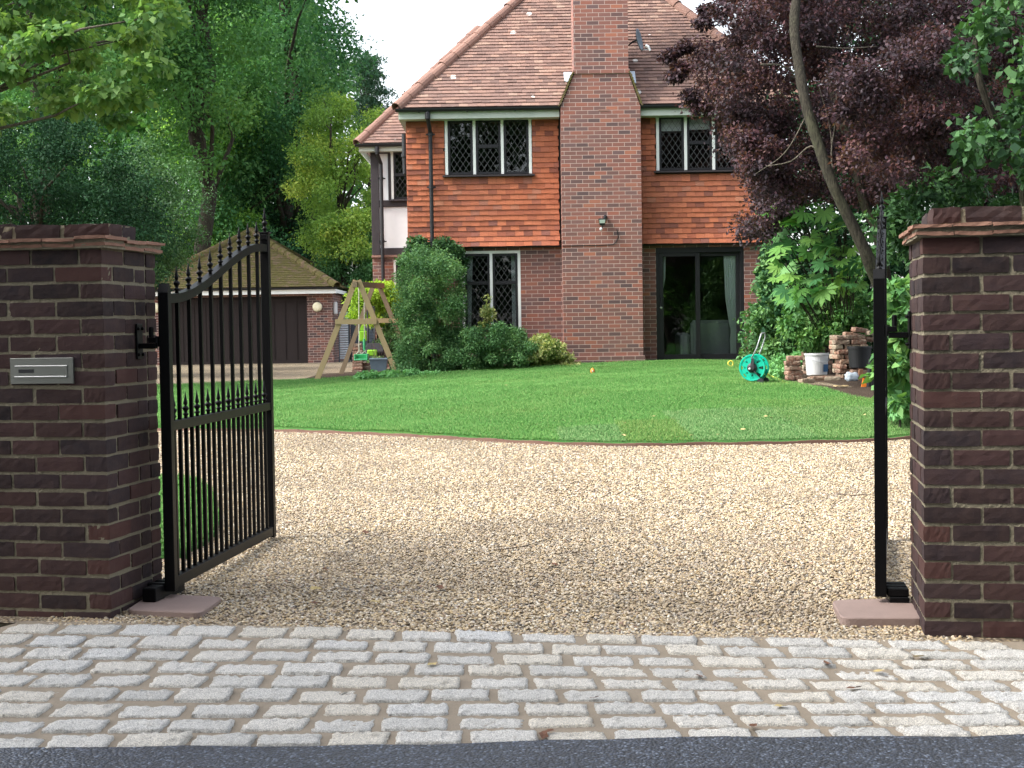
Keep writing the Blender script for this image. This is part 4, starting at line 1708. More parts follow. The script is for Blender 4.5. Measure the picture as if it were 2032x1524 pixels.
# curtains, blinds and sofa behind the glass
def curtain(name, edge_l, edge_r, z0, z1, y, label, cat='curtain', mat='curtain', group=None):
    """edge_l / edge_r: functions of t (0 top .. 1 bottom) giving x"""
    nu, nv = 46, 30
    V, F = [], []
    for j in range(nv + 1):
        t = j / nv
        a, b = edge_l(t), edge_r(t)
        for i in range(nu + 1):
            s = i / nu
            V.append((a + (b - a) * s, y + .028 * math.sin(s * 6.28 * 5.5 + .4 * math.sin(t * 3)) * (1 - .3 * t), z1 + (z0 - z1) * t))
    for j in range(nv):
        for i in range(nu):
            q = j * (nu + 1) + i
            F.append((q, q + 1, q + nu + 2, q + nu + 1))
    o = mesh_np(name, np.array(V), np.array(F), M[mat], smooth=True)
    return tag(o, label, cat, group)


def pl(v, *pts):
    xs, ys = zip(*pts)
    return float(np.interp(v, xs, ys))


yc = YB + .16
z0c, z1c = SD[2] + .09, SD[3] - .09
e1 = lambda t: pl(t, (0, hx(1439, 520)), (.45, hx(1443, 600)), (.68, hx(1450, 640)), (.75, hx(1454, 656)), (.85, hx(1452, 680)), (1, hx(1453, 700)))
e2 = lambda t: hx(1462, 600) + .03
curtain('curtain', e1, e2, z0c, z1c, yc, 'pale curtain tied back behind the glass door on its right', group='curtains in the house')
e1 = lambda t: hx(1313, 600)
e2 = lambda t: pl(t, (0, hx(1324, 520)), (.4, hx(1323, 580)), (.6, hx(1319, 620)), (1, hx(1318, 700)))
curtain('curtain', e1, e2, SD[2] + .9, z1c, yc, 'narrow sliver of curtain by the handle of the glass door', group='curtains in the house')
e1 = lambda t: pl(t, (0, hx(925, 510)), (.35, hx(926, 560)), (1, hx(925, 650)))
e2 = lambda t: pl(t, (0, hx(938, 510)), (.35, hx(936, 560)), (1, hx(934, 650)))
curtain('curtain', e1, e2, GW[2], GW[3] - .05, YB + .25, 'pale curtain behind the hedge side light of the lower window', group='curtains in the house')
e1 = lambda t: pl(t, (0, hx(1014, 510)), (1, hx(1017, 650)))
e2 = lambda t: hx(1026, 600)
curtain('curtain', e1, e2, GW[2], GW[3] - .05, YB + .25, 'pale curtain behind the chimney side light of the lower window', group='curtains in the house')
for i, (lab) in enumerate(('pale blind half drawn in the upper light next to the chimney', 'pale blind half drawn in the middle upper light by the purple tree')):
    W = (UR[1] - UR[0] - .045) / 3
    a = UR[0] + .05 + W * i
    mb = MB()
    mb.box(a, a + W - .06, HD + .08, HD + .085, hzz(1330, 259 if i == 0 else 257), UR[3] - .05)
    mb.lathe([(.02, 0), (.02, W - .06)], (a, HD + .125, UR[3] - .035), (1, 0, 0), 8)
    o = mb.build('roller_blind', M['blind'])
    tag(o, lab, 'blind', 'roller blinds in the upper window')

sx0, sx1 = hx(1376, 660), hx(1462, 660)
sofa = empty('sofa', ((sx0 + sx1) / 2, HD + 1.2, ZB + .04), 0, 'pale grey sofa inside the room behind the glass door', 'sofa')
S = lambda x: x - (sx0 + sx1) / 2
mb = MB()
mb.bbox(S(sx0), S(sx1), -.45, .40, .06, .42, .04)
mb.build('seat', M['sofa'], sofa)
mb = MB()
mb.bbox(S(sx0) + .02, S(sx1) - .02, -.68, -.455, .06, .86, .06)
mb.build('backrest', M['sofa'], sofa)
mb = MB()
mb.bbox(S(sx0) - .18, S(sx0) - .003, -.66, .38, .06, .62, .05)
mb.build('arm', M['sofa'], sofa)

# ---- half-timbered wing set back on the left
WD = 33.3
wx = lambda px, py: P(px, py, WD).x
wz = lambda px, py: P(px, py, WD).z
WX0, WX1 = wx(737, 400), XW0 + .5
ZWE = wz(760, 297)
zb_w = wz(770, 506)
mb = MB()
WOP = (wx(776, 340), wx(776, 340) + 1.05, wz(790, 395), wz(790, 297))
GOP = (wx(782, 600), wx(782, 600) + .8, wz(790, 640), wz(790, 516))
wall_front(mb, WX0, WX1, ZB - .5, zb_w - .02, WD, .25, [GOP])
mb.add([(WX0, WD, ZB - .5), (WX0, WD + 5, ZB - .5), (WX0, WD + 5, zb_w), (WX0, WD, zb_w)], [(0, 1, 2, 3)])
fin(mb, 'brick_wall', M['house_brick'])
mb = MB()
wall_front(mb, WX0 + .01, WX1, zb_w + .001, ZWE, WD + .03, .2, [WOP])
mb.add([(WX0 + .01, WD + .03, zb_w), (WX0 + .01, WD + 5, zb_w), (WX0 + .01, WD + 5, ZWE), (WX0 + .01, WD + .03, ZWE)], [(0, 1, 2, 3)])
fin(mb, 'render_panels', M['render'])
mb = MB()
mb.box(WX0 + .3, WX1 + 1, WD + 3, WD + 3.1, ZB, ZWE)
mb.box(WX0 + .3, WX1 + 1, WD + .3, WD + 2.99, zb_w - .1, zb_w)
mb.box(WX0 + .25, WX0 + .29, WD + .3, WD + 3.1, ZB, ZWE)
mb.box(WX1 + 1.01, WX1 + 1.05, WD + .3, WD + 3.1, ZB, ZWE)
mb.box(WX0 + .25, WX1 + 1, WD + .25, WD + 3.1, ZWE + .01, ZWE + .05)
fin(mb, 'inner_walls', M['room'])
mb = MB()
bz = lambda px, py: wz(px, py)
mb.bbox(WX0 - .004, wx(752.5, 400), WD - .012, WD + .20, zb_w + .002, ZWE, .006)
mb.bbox(wx(752.7, 400), WX1, WD - .010, WD + .029, bz(780, 510), bz(780, 492), .006)
mb.bbox(wx(752.7, 400), WX1, WD - .010, WD + .029, bz(780, 410.5), bz(780, 397), .006)
mb.bbox(wx(770, 350), wx(775.7, 350), WD - .010, WD + .029, bz(780, 396.8), bz(780, 305), .006)
mb.bbox(wx(752.7, 400), wx(775.7, 400), WD - .011, WD + .029, bz(780, 304.8), ZWE, .006)
fin(mb, 'timber_frame', M['timber_black'])
mb = MB()
mb.bbox(WX0 - .02, WX1, WD - .05, WD + .02, zb_w - .06, zb_w - .025, .006)
mb.bbox(WX0 - .01, WX1, WD - .035, WD + .02, zb_w - .0245, zb_w - .002, .004)
fin(mb, 'string_course', M['hip_tile'])
window(WOP, WD + .01, 2, {0: .52})
window(GOP, WD + .03, 1, {})
WE = WD - .3
zwv = wz(740, 289)
XWR = P(709, 287, WE).x
mb = MB()
LW = 2.7
tpw = 1.12
cw, sw = 1 / math.hypot(1, tpw), tpw / math.hypot(1, tpw)
tile_area(mb, (XWR, WE - .02, zwv), (1, 0, 0), (0, cw, sw), (0, -sw, cw), lambda v: (v * cw - .01, 3.6), LW / cw, .1, .167, [], rs=random.Random(9))
wroof = fin(mb, 'wing_roof', M['roof_tile'])
mb = MB()
xr = XWR + LW
mb.add([(XWR, WE + .01, zwv - .01), (XWR + 4, WE + .01, zwv - .01), (XWR + 4, WE + LW, zwv + LW * tpw - .03), (xr, WE + LW, zwv + LW * tpw - .03), (XWR, WE + 2 * LW, zwv - .01), (XWR + 4, WE + 2 * LW, zwv - .01)],
       [(0, 1, 2, 3), (0, 3, 4), (4, 3, 2, 5), (0, 4, 5, 1)])
fin(mb, 'roof_deck', M['roof_tile'], wroof)
mb = MB()
hip_line(mb, (XWR, WE - .01, zwv + .005), (xr, WE + LW - .01, zwv + LW * tpw + .02))
hip_line(mb, (xr, WE + LW, zwv + LW * tpw + .0), (xr + 1.4, WE + LW, zwv + LW * tpw + .0))
fin(mb, 'hip_tiles', M['hip_tile'], wroof)
mb = MB()
mb.box(XWR + .03, WX1, WE + .02, WE + .045, zwv - .16, zwv + .03)
mb.box(XWR + .03, WX1, WE + .046, WD + .02, zwv - .155, zwv - .14)
mb.box(XWR + .03, XWR + .05, WE + .046, WE + 5, zwv - .16, zwv + .02)
fin(mb, 'fascia', M['fascia_paint'])
mb = MB()
gutter(mb, (XWR - .05, WE - .045, zwv - .005), (WX1, WE - .045, zwv - .005), .065)
fin(mb, 'gutter', M['black_plastic'])
mb = MB()
xd = wx(759, 450)
mb.tube([(xd - .06, WE - .045, zwv - .06), (xd - .06, WE - .045, zwv - .22), (xd, WD - .09, zwv - .42), (xd, WD - .09, ZB + .6)], .04, 10)
mb.lathe([(.05, 0), (.05, .14)], (xd - .06, WE - .045, zwv - .20), n=10)
for z in (zwv - .78, zwv - 2.2, zwv - 3.4):
    mb.lathe([(.05, 0), (.05, .06)], (xd, WD - .09, z), n=10)
    mb.box(xd - .09, xd + .09, WD - .045, WD - .035, z + .015, z + .045)
fin(mb, 'downpipe', M['black_plastic'])
# short soil vent by the corner of the tile hanging
mb = MB()
xv, dv = P(803, 290, HD + .6).x, HD + .6
zt = P(803, 266, dv).z
mb.lathe([(.055, 0), (.055, .38)], (xv, dv, zt - .38), n=12)
mb.lathe([(.07, 0), (.07, .06)], (xv, dv, zt - .44), n=12)
mb.tube([(xv, dv, zt - .45), (xv, dv, zt - .75), (xv + .3, dv + .05, zt - .95)], .05, 10)
fin(mb, 'vent_pipe', M['black_plastic'])


# ---- floodlight and dish
fl = empty('floodlight', P(1194, 440, CD), 0, 'small black floodlight with sensor fixed to the chimney breast', 'floodlight')
s = 1 / 106.0
mb = MB()
mb.lathe([(.035, 0), (.035, .03), (.02, .035)], (.065, -.002, .09), (0, -1, 0), 12)
mb.tube([(.065, -.03, .09), (.05, -.08, .06), (.0, -.10, .03)], .015, 8)
mb.build('bracket', M['black_plastic'], fl, smooth=False)
mb = MB()
mb.hexa([(-.05, -.15, -.05), (.05, -.15, -.05), (.045, -.05, -.06), (-.045, -.05, -.06), (-.075, -.19, .04), (.075, -.19, .04), (.06, -.05, .06), (-.06, -.05, .06)])
mb.hexa([(-.05, -.14, -.075), (.05, -.14, -.075), (.03, -.06, -.075), (-.03, -.06, -.075), (-.052, -.1505, -.0505), (.052, -.1505, -.0505), (.045, -.05, -.0605), (-.045, -.05, -.0605)])
mb.build('lamp_housing', M['black_plastic'], fl)
mb = MB()
mb.hexa([(-.047, -.1565, -.038), (.047, -.1565, -.038), (.047, -.150, -.038), (-.047, -.150, -.038), (-.058, -.190, .026), (.058, -.190, .026), (.058, -.17, .026), (-.058, -.17, .026)])
mb.build('lamp_glass', M['curtain'], fl)
mb = MB()
mb.tube([(0, -.10, -.075), (0, -.10, -.12)], .012, 8)
mb.build('stem', M['black_plastic'], fl)
mb = MB()
mb.lathe([(.0, -.03), (.02, -.025), (.028, 0), (.022, .022), (.0, .03)], (-.022, -.12, -.145), (0, 0, 1), 10)
mb.build('sensor', M['white_plastic'], fl, smooth=True)

DP = P(1265, 80, CD + .35)
dish = empty('satellite_dish', DP, 0, 'grey satellite dish on the side of the chimney stack', 'satellite dish')
nd = Vector((.92, -.34, .18)).normalized()
mb = MB()
a_ = nd.orthogonal().normalized()
up = Vector((0, 0, 1))
a_ = (up - nd * up.dot(nd)).normalized()
b_ = nd.cross(a_)
vs, fs = [], []
NRr, NA = 6, 28
for sgn in (0, 1):
    for i in range(NRr + 1):
        rr = i / NRr
        for k in range(NA):
            w_ = 2 * math.pi * k / NA
            vs.append(a_ * math.cos(w_) * rr * .215 + b_ * math.sin(w_) * rr * .185 + nd * (.05 * rr * rr - .012 * sgn))
n1 = (NRr + 1) * NA
for i in range(NRr):
    for k in range(NA):
        q = (i * NA + k, i * NA + (k + 1) % NA, (i + 1) * NA + (k + 1) % NA, (i + 1) * NA + k)
        fs.append(q)
        fs.append(tuple(n1 + t for t in q[::-1]))
for k in range(NA):
    fs.append((NRr * NA + k, NRr * NA + (k + 1) % NA, n1 + NRr * NA + (k + 1) % NA, n1 + NRr * NA + k))
mb.add(vs, fs)
mb.build('dish', M['dish_grey'], dish, smooth=True)
mb = MB()
tip = P(1287, 93, CD + .1) - DP
mb.bar(-a_ * .19 + nd * .03, tip + Vector((-.02, 0, -.05)), .018, .018)
mb.build('arm', M['grey_metal'], dish)
mb = MB()
mb.tube([tip + Vector((.03, 0, -.07)), tip + Vector((.0, 0, .0)), tip + Vector((-.05, .02, .03))], [.02, .024, .032], 10)
mb.build('receiver', M['white_plastic'], dish)
mb = MB()
mb.tube([-nd * .012, -nd * .09, Vector((u1 - DP.x + .01, .1, -.10)), Vector((u1 - DP.x + .005, .1, -.02))], .018, 8)
mb.bbox(u1 - DP.x + .001, u1 - DP.x + .012, .02, .16, -.16, .05, .002)
mb.build('bracket', M['black_plastic'], dish)
# ------------------------------------------------------------------ garage
GD = 44.0
gxp = lambda px, py: P(px, py, GD).x
gzp = lambda px, py: P(px, py, GD).z
gar = empty('garage', (gxp(480, 650), GD, gzp(480, 722)), 0, 'low brick double garage with mossy hipped roof and dark boarded door', 'garage')
GO = Vector(gar.location)


def fing(mb, name, mats, parent=gar, smooth=False):
    o = mb.build(name, mats, None, smooth)
    o.data.transform(Matrix.Translation(-GO))
    if parent is not None:
        o.parent = parent
    return o


gx0, gx1 = gxp(292, 650), gxp(661, 650)
dx0, dx1 = gxp(338, 650), gxp(610, 650)
zg0 = gzp(480, 724) - .1
zgt = gzp(480, 588)
ze = gzp(560, 574)
mb = MB()
wall_front(mb, gx0, gx1, zg0, zgt + .1, GD, .22, [(dx0, dx1, zg0 - .001, zgt - .02)])
for xx, f in ((gx0, (0, 1, 2, 3)), (gx1, (3, 2, 1, 0))):
    mb.add([(xx, GD, zg0), (xx, GD + 6.2, zg0), (xx, GD + 6.2, zgt + .1), (xx, GD, zgt + .1)], [f])
mb.add([(gx0, GD + 6.2, zg0), (gx1, GD + 6.2, zg0), (gx1, GD + 6.2, zgt + .1), (gx0, GD + 6.2, zgt + .1)], [(3, 2, 1, 0)])
fing(mb, 'brick_wall', M['garage_brick'])
mb = MB()
mb.box(dx0, dx1, GD + .10, GD + .13, zg0 + .05, zgt - .02)
n = 12
for i in range(n + 1):
    x = dx0 + (dx1 - dx0) * i / n
    w_ = .05 if i % 6 == 0 else .018
    mb.box(x - w_, x + w_, GD + .078, GD + .0995, zg0 + .06, zgt - .03)
for z in (zg0 + .16, zgt - .14):
    mb.box(dx0, dx1, GD + .075, GD + .0765, z - .05, z + .05)
mb.box(dx0, dx1, GD + .07, GD + .0745, zg0 + .05, zg0 + .2)
gdoor = fing(mb, 'garage_door', M['door_wood'])
mb = MB()
ex0, ex1, ey = gx0 - .28, gxp(668, 575), GD - .3
zf0, zf1 = gzp(560, 584), gzp(560, 575.5)
mb.box(ex0, ex1, ey, ey + .02, zf0, zf1)
mb.box(ex0, ex1, ey + .0201, GD, zf0, zf0 + .015)
mb.box(ex1 - .02, ex1, ey + .0201, GD + 6.5, zf0 + .016, zf1)
fing(mb, 'fascia', M['white_paint'])
mb = MB()
gutter(mb, (ex0, ey - .05, zf1 + .055), (ex1 + .06, ey - .05, zf1 + .055), .055)
fing(mb, 'gutter', M['black_plastic'])
# roof
hw = (ex1 - ex0) / 2
apex = P(503, 463, GD - .3 + hw)
zr0 = zf1 + .06
tg = (apex.z - zr0) / hw
cg, sg_ = 1 / math.hypot(1, tg), tg / math.hypot(1, tg)
mb = MB()
ex1r = ex1 + .05
ex0r = ex0 - .05
hw = (ex1r - ex0r) / 2
tile_area(mb, (ex0r, ey - .06, zr0), (1, 0, 0), (0, cg, sg_), (0, -sg_, cg), lambda v: (v * cg - .01, 2 * hw - v * cg + .01), hw / cg, .11, .18, [], rs=random.Random(8), lift=.02, th=.016)
tile_area(mb, (ex1r, ey - .06, zr0), (0, 1, 0), (-cg, 0, sg_), (sg_, 0, cg), lambda v: (v * cg - .01, 2 * hw - v * cg + .01), hw / cg, .11, .18, [], rs=random.Random(18), lift=.02, th=.016)
groof = fing(mb, 'roof', M['garage_tile'])
mb = MB()
xa = (ex0r + ex1r) / 2
T = (xa, ey - .06 + hw, zr0 + hw * tg - .02)
c4 = [(ex0r, ey - .03, zr0 - .01), (ex1r, ey - .03, zr0 - .01), (ex1r, ey + 2 * hw, zr0 - .01), (ex0r, ey + 2 * hw, zr0 - .01)]
mb.add(c4 + [T], [(0, 1, 4), (1, 2, 4), (2, 3, 4), (3, 0, 4)])
fing(mb, 'roof_deck', M['garage_tile'], groof)
mb = MB()
T = (xa, ey - .06 + hw, zr0 + hw * tg + .02)
for c in ((ex0r, ey - .05, zr0 + .02), (ex1r, ey - .05, zr0 + .02), (ex1r, ey + 2 * hw, zr0 + .02)):
    hip_line(mb, c, T, .125, .33, random.Random(6))
mb.lathe([(.16, -.05), (.17, .03), (.10, .12), (.0, .14)], T, n=10)
fing(mb, 'hip_tiles', M['garage_hip'], groof)


def wall_lamp(px, py, label):
    p = P(px, py, GD - .001)
    root = empty('wall_lamp', p, 0, label, 'wall lamp', 'round wall lamps on the garage')
    mb = MB()
    mb.lathe([(.15, 0), (.15, .04)], (0, 0, 0), (0, -1, 0), 24)
    mb.build('base', M['zinc'], root)
    mb = MB()
    mb.lathe([(.142, .0401), (.142, .07), (.12, .095), (.06, .11), (0, .114)], (0, 0, 0), (0, -1, 0), 24)
    mb.build('lamp_cover', M['lamp_glass'], root, smooth=True)


wall_lamp(310, 611, 'round cream wall lamp on the garage between brick pier and gate post')
wall_lamp(630, 609, 'round cream wall lamp on the garage pier nearest the swing')
p = P(664.5, 611, GD - .2)
o = MB().bbox(-.06, .06, -.09, .05, -.19, .19, .03).build('alarm_box', M['white_plastic'])
o.location = (gx1 + .065, GD + .15, p.z)
tag(o, 'small white box on the garage side wall by the corner', 'alarm box')

# grey boarded side gate and fence between garage and house
fc = empty('boarded_fence', (gx1 + .15, GD + .6, hz(gx1, GD + .6)), 0, 'blue grey horizontal board fence between garage and house', 'fence')
mb = MB()
FX1 = 2.1
ztop = P(720, 588, GD + .6).z - fc.location.z
k = 0
z = .04
while z < ztop:
    mb.bbox(.42, FX1, -.012 + .003 * (k % 2), .012, z, z + .088, .004)
    z += .094
    k += 1
mb.build('boards', M['fence_grey'], fc)
for x in (.36, 1.2, FX1 + .05):
    mb = MB()
    mb.bbox(x - .05, x + .05, .013, .11, 0, ztop + .05, .006)
    mb.build('post', M['fence_grey'], fc)
lv = empty('slatted_screen', (gx1 + .12, GD + .35, hz(gx1, GD + .35)), 0, 'narrow pale slatted screen against the garage corner', 'screen')
zt = P(670, 622, GD + .35).z - lv.location.z
mb = MB()
z = .1
while z < zt:
    mb.hexa([(.03, -.03, z), (.29, -.03, z), (.29, .01, z + .03), (.03, .01, z + .03), (.03, -.03, z + .028), (.29, -.03, z + .028), (.29, .01, z + .058), (.03, .01, z + .058)])
    z += .072
mb.build('slats', M['louvre'], lv)
for x in (0, .292):
    MB().bbox(x, x + .026, -.03, .03, 0, zt, .003).build('side_frame', M['fence_grey'], lv)

# ------------------------------------------------------------------ swing
SWD = 26.2
fl_ = G(627, 757)
swd = fl_.y
Ptop = P(707, 557, swd)


def sw(px, py, d):
    return P(px, py, d)


S0 = Vector((P(708, 700, swd).x, swd, hz(P(708, 700, swd).x, swd)))
swing = empty('garden_swing', S0, 0, 'wooden A frame garden swing with green seat beside the clipped shrub', 'swing')


def fs_(mb, name, mat, smooth=False):
    o = mb.build(name, mat, swing, smooth)
    o.data.transform(Matrix.Translation(-S0))
    return o


bd = swd + 2.6      # far frame
legs = [((627, 758), (706, 556), swd, 'swing_wood'), ((790, 748), (711, 556), swd, 'swing_wood')]
for (a, b, d, m) in legs:
    pa, pb = sw(*a, d), sw(*b, d)
    pa.z = hz(pa.x, pa.y) - .02
    if a[0] > 700:
        pa.z = hz(pa.x, pa.y) - .01
    fs_(MB().bar(pa, pb, .10, .05, up=(0, 1, 0)) if False else MB().bar(pa, pb, .095, .05, up=(0, 1, 0)), 'leg', M[m])
pa, pb = sw(666, 638.5, swd), sw(748, 638.5, swd)
fs_(MB().bar(pa + Vector((0, -.052, 0)), pb + Vector((0, -.052, 0)), .09, .045, up=(0, 1, 0)), 'brace', M['swing_wood'])
ta, tb = sw(704, 562, swd), sw(757, 565, bd)
d_ = (tb - ta).normalized()
fs_(MB().bar(ta - d_ * .12 + Vector((.02, 0, -.02)), tb + d_ * .1 + Vector((0, 0, -.02)), .085, .10), 'crossbar', M['swing_wood_dark'])
for (a, b) in (((674, 750), (741, 566)), ((806, 700), (752, 567))):
    pa, pb = sw(*a, bd), sw(*b, bd)
    pa = pb + (pa - pb) * 1.0
    t = (hz(pa.x, pa.y) - .02 - pb.z) / (pa.z - pb.z)
    pa = pb + (pa - pb) * t
    fs_(MB().bar(pa, pb, .085, .05, up=(0, 1, 0)), 'leg', M['swing_wood_dark'])
pa, pb = sw(745, 636, bd), sw(790, 636, bd)
pa.x -= .35
fs_(MB().bar(pa + Vector((0, -.052, 0)), pb + Vector((0, -.052, 0)), .09, .045, up=(0, 1, 0)), 'brace', M['swing_wood'])
# ropes and seat
sd = swd + 1.25
rt = [sw(712, 566, sd), sw(723, 566, sd)]
st_ = [sw(712.5, 698, sd), sw(723.5, 697, sd + .05)]
seat_c = sw(718, 710, sd)
for k in range(2):
    mb = MB()
    mb.tube([rt[k], st_[k]], .011, 6)
    for dx in (-.055, .055):
        mb.tube([st_[k], Vector((st_[k].x + dx, st_[k].y, seat_c.z + .07))], .009, 6)
    fs_(mb, 'rope', M['rope'])
mb = MB()
mb.tube([sw(722.5, 672, sd + .04), sw(723, 684, sd + .04), sw(723.4, 695, sd + .04)], [.02, .026, .02], 8)
fs_(mb, 'hand_grip', M['green_seat'])
mb = MB()
w_, dd = .13, .16
mb.bbox(seat_c.x - w_, seat_c.x + w_, seat_c.y - dd, seat_c.y + dd, seat_c.z - .05, seat_c.z - .015, .012)
mb.bbox(seat_c.x - w_, seat_c.x - w_ + .03, seat_c.y - dd, seat_c.y + dd, seat_c.z - .0148, seat_c.z + .07, .01)
mb.bbox(seat_c.x + w_ - .03, seat_c.x + w_, seat_c.y - dd, seat_c.y + dd, seat_c.z - .0148, seat_c.z + .075, .01)
mb.bbox(seat_c.x - w_ + .0305, seat_c.x + w_ - .0305, seat_c.y + dd - .03, seat_c.y + dd, seat_c.z - .0148, seat_c.z + .07, .01)
fs_(mb, 'seat', M['green_seat'])

# mower, bricks and planter behind the swing
md_ = 30.0
mw = P(742, 705, md_)
mwz = P(742, 733, md_).z
mower = empty('lawn_mower', (mw.x, md_, hz(mw.x, md_)), R(8), 'black and lime green lawn mower parked on a low brick stand behind the swing', 'lawn mower')
z0 = P(735, 706, md_).z - mower.location.z
mb = MB()
mb.bbox(-.22, .22, -.30, .30, z0, z0 + .14, .05)
mb.hexa([(-.19, -.2, z0 + .141), (.19, -.2, z0 + .141), (.19, .25, z0 + .141), (-.19, .25, z0 + .141), (-.12, -.12, z0 + .26), (.12, -.12, z0 + .26), (.12, .18, z0 + .26), (-.12, .18, z0 + .26)])
mb.build('body', M['black_plastic'], mower)
mb = MB()
mb.bbox(-.15, .05, -.335, -.301, z0 + .0, z0 + .13, .02)
mb.build('front_panel', M['lime'], mower)
mb = MB()
mb.bbox(-.30, -.14, -.10, -.02, z0 + .30, z0 + .52, .02)
mb.hexa([(-.32, -.09, z0 + .525), (-.16, -.09, z0 + .525), (-.16, -.03, z0 + .525), (-.32, -.03, z0 + .525), (-.34, -.09, z0 + .68), (-.27, -.09, z0 + .68), (-.27, -.03, z0 + .68), (-.34, -.03, z0 + .68)])
mb.build('battery_cover', M['lime'], mower)
mb = MB()
for sx in (-.12, .02):
    mb.tube([(sx, .0, z0 + .25), (sx + .01, .1, z0 + .62), (sx + .01, .14, z0 + 1.0)], .018, 8)
mb.tube([(-.11, .14, z0 + 1.0), (.03, .14, z0 + 1.0)], .02, 8)
mb.build('handle', M['black_plastic'], mower)
for sx in (-.26, .22):
    for sy in (-.2, .22):
        mb = MB()
        mb.lathe([(.075, 0), (.085, .008), (.085, .035), (.075, .043)], (sx, sy, z0 + .0), (1, 0, 0), 14)
        mb.build('wheel', M['black_plastic'], mower)

_bm = None


def loose_brick(loc, rz=0, rx=0, ry=0, label='', group='', scale=(1, 1, 1)):
    """one loose brick: .215 x .1025 x .065, origin at its centre"""
    global _bm
    if _bm is None:
        _bm = []
        for k in range(5):
            mb = MB()
            mb.rough((-.1075, -.05125, -.0325), (.215, 0, 0), (0, .1025, 0), (0, 0, .065), (6, 3, 3), .0022, .3, 0, np.random.default_rng(50 + k))
            o = mb.build('brick', M['old_brick'])
            _bm.append(o.data)
            bpy.data.objects.remove(o)
    o = bpy.data.objects.new('loose_brick', random.choice(_bm))
    COL.objects.link(o)
    o.location = loc
    o.rotation_euler = (rx, ry, rz)
    o.scale = scale
    return tag(o, label, 'brick', group)


# stand of bricks under the mower: two little stacks
rb = random.Random(31)
bx = P(711, 720, md_).x
zb = hz(bx, md_ - .05)
for k in range(9):
    loose_brick((bx + rb.uniform(-.012, .012), md_ - .12 + rb.uniform(-.01, .01), zb + .033 + k * .067), rb.uniform(-.06, .06), label='weathered brick in the narrow stack under the swing seat', group='bricks stacked beside the mower')
bx2 = P(734, 720, md_).x
k = 0
zb = hz(bx2, md_)
while zb + k * .067 + .066 < z0 + mower.location.z - .09:
    for dx in (-.11, .11):
        loose_brick((bx2 + dx + rb.uniform(-.006, .006), md_ + rb.uniform(-.01, .01), zb + .033 + k * .067), rb.uniform(-.03, .03), label='dark brick in the stand under the lawn mower', group='bricks under the mower')
    k += 1
pp = P(752, 724, md_ - .6)
pl_ = empty('planter', (pp.x, md_ - .6, hz(pp.x, md_ - .6)), 0, 'slate blue planter with a straggly plant beside the mower', 'planter')
mb = MB()
mb.hexa([(-.14, -.11, 0), (.14, -.11, 0), (.14, .11, 0), (-.14, .11, 0), (-.18, -.14, .25), (.18, -.14, .25), (.18, .14, .25), (-.18, .14, .25)])
mb.bbox(-.195, .195, -.155, .155, .2503, .285, .006)
mb.build('trough', M['planter'], pl_)
mb = MB()
for k in range(7):
    a = rb.uniform(0, 6.28)
    q = Vector((rb.uniform(-.12, .12), 0, .285))
    mb.tube([q, q + Vector((math.cos(a) * .05, math.sin(a) * .05, .15)), q + Vector((math.cos(a) * .14, math.sin(a) * .1, rb.uniform(.2, .42)))], [.006, .005, .003], 5)
mb.build('stems', M['twig'], pl_)

# ------------------------------------------------------------------ hose reel
hp = G(1497, 766)
reel = empty('hose_reel', (hp.x, hp.y, hp.z + .025), R(-24), 'teal garden hose reel with grey handle standing on the lawn', 'hose reel')
kpx = hp.y / FPX
Rr = 26.5 * kpx
ax = Vector((0, 1, 0))
hubz = 30 * kpx + .02
Wd = .20
for sgn, nm in ((-1, 0), (1, 1)):
    mb = MB()
    yo = sgn * Wd / 2
    n = 48
    # flange: rim ring, hub disc, eight spokes (round holes between them)
    rim = [(Rr * .86, -.012), (Rr * .97, -.014), (Rr, -.006), (Rr, .006), (Rr * .97, .012), (Rr * .86, .006)]
    vs = []
    for r_, z_ in rim:
        for k in range(n):
            w_ = 2 * math.pi * k / n
            vs.append((math.cos(w_) * r_, yo + z_, hubz + math.sin(w_) * r_))
    fs = []
    for i in range(len(rim)):
        for k in range(n):
            j = (i + 1) % len(rim)
            fs.append((i * n + k, j * n + k, j * n + (k + 1) % n, i * n + (k + 1) % n))
    mb.add(vs, fs)
    mb.lathe([(Rr * .50, -.008), (Rr * .50, .008)], (0, yo, hubz), (0, 1, 0), 32)
    for k in range(8):
        w_ = 2 * math.pi * (k + .5) / 8
        a = Vector((math.cos(w_), 0, math.sin(w_)))
        t_ = Vector((-math.sin(w_), 0, math.cos(w_)))
        p0_, p1_ = a * Rr * .48, a * Rr * .88
        c_ = Vector((0, yo, hubz))
        wd0, wd1 = Rr * .15, Rr * .19
        mb.hexa([c_ + p0_ - t_ * wd0 + Vector((0, -.006, 0)), c_ + p0_ + t_ * wd0 + Vector((0, -.006, 0)), c_ + p1_ + t_ * wd1 + Vector((0, -.006, 0)), c_ + p1_ - t_ * wd1 + Vector((0, -.006, 0)),
                 c_ + p0_ - t_ * wd0 + Vector((0, .006, 0)), c_ + p0_ + t_ * wd0 + Vector((0, .006, 0)), c_ + p1_ + t_ * wd1 + Vector((0, .006, 0)), c_ + p1_ - t_ * wd1 + Vector((0, .006, 0))])
    o = mb.build('flange', M['teal'], reel)
    bmesh_fix(o)
mb = MB()
mb.lathe([(Rr * .62, -Wd / 2 + .015), (Rr * .62, Wd / 2 - .015)], (0, 0, hubz), (0, 1, 0), 28)
mb.build('drum', M['teal_dark'], reel, smooth=False)
mb = MB()
mb.lathe([(Rr * .38, .0085), (Rr * .36, .03), (Rr * .2, .05)], (0, -Wd / 2, hubz), (0, -1, 0), 20)
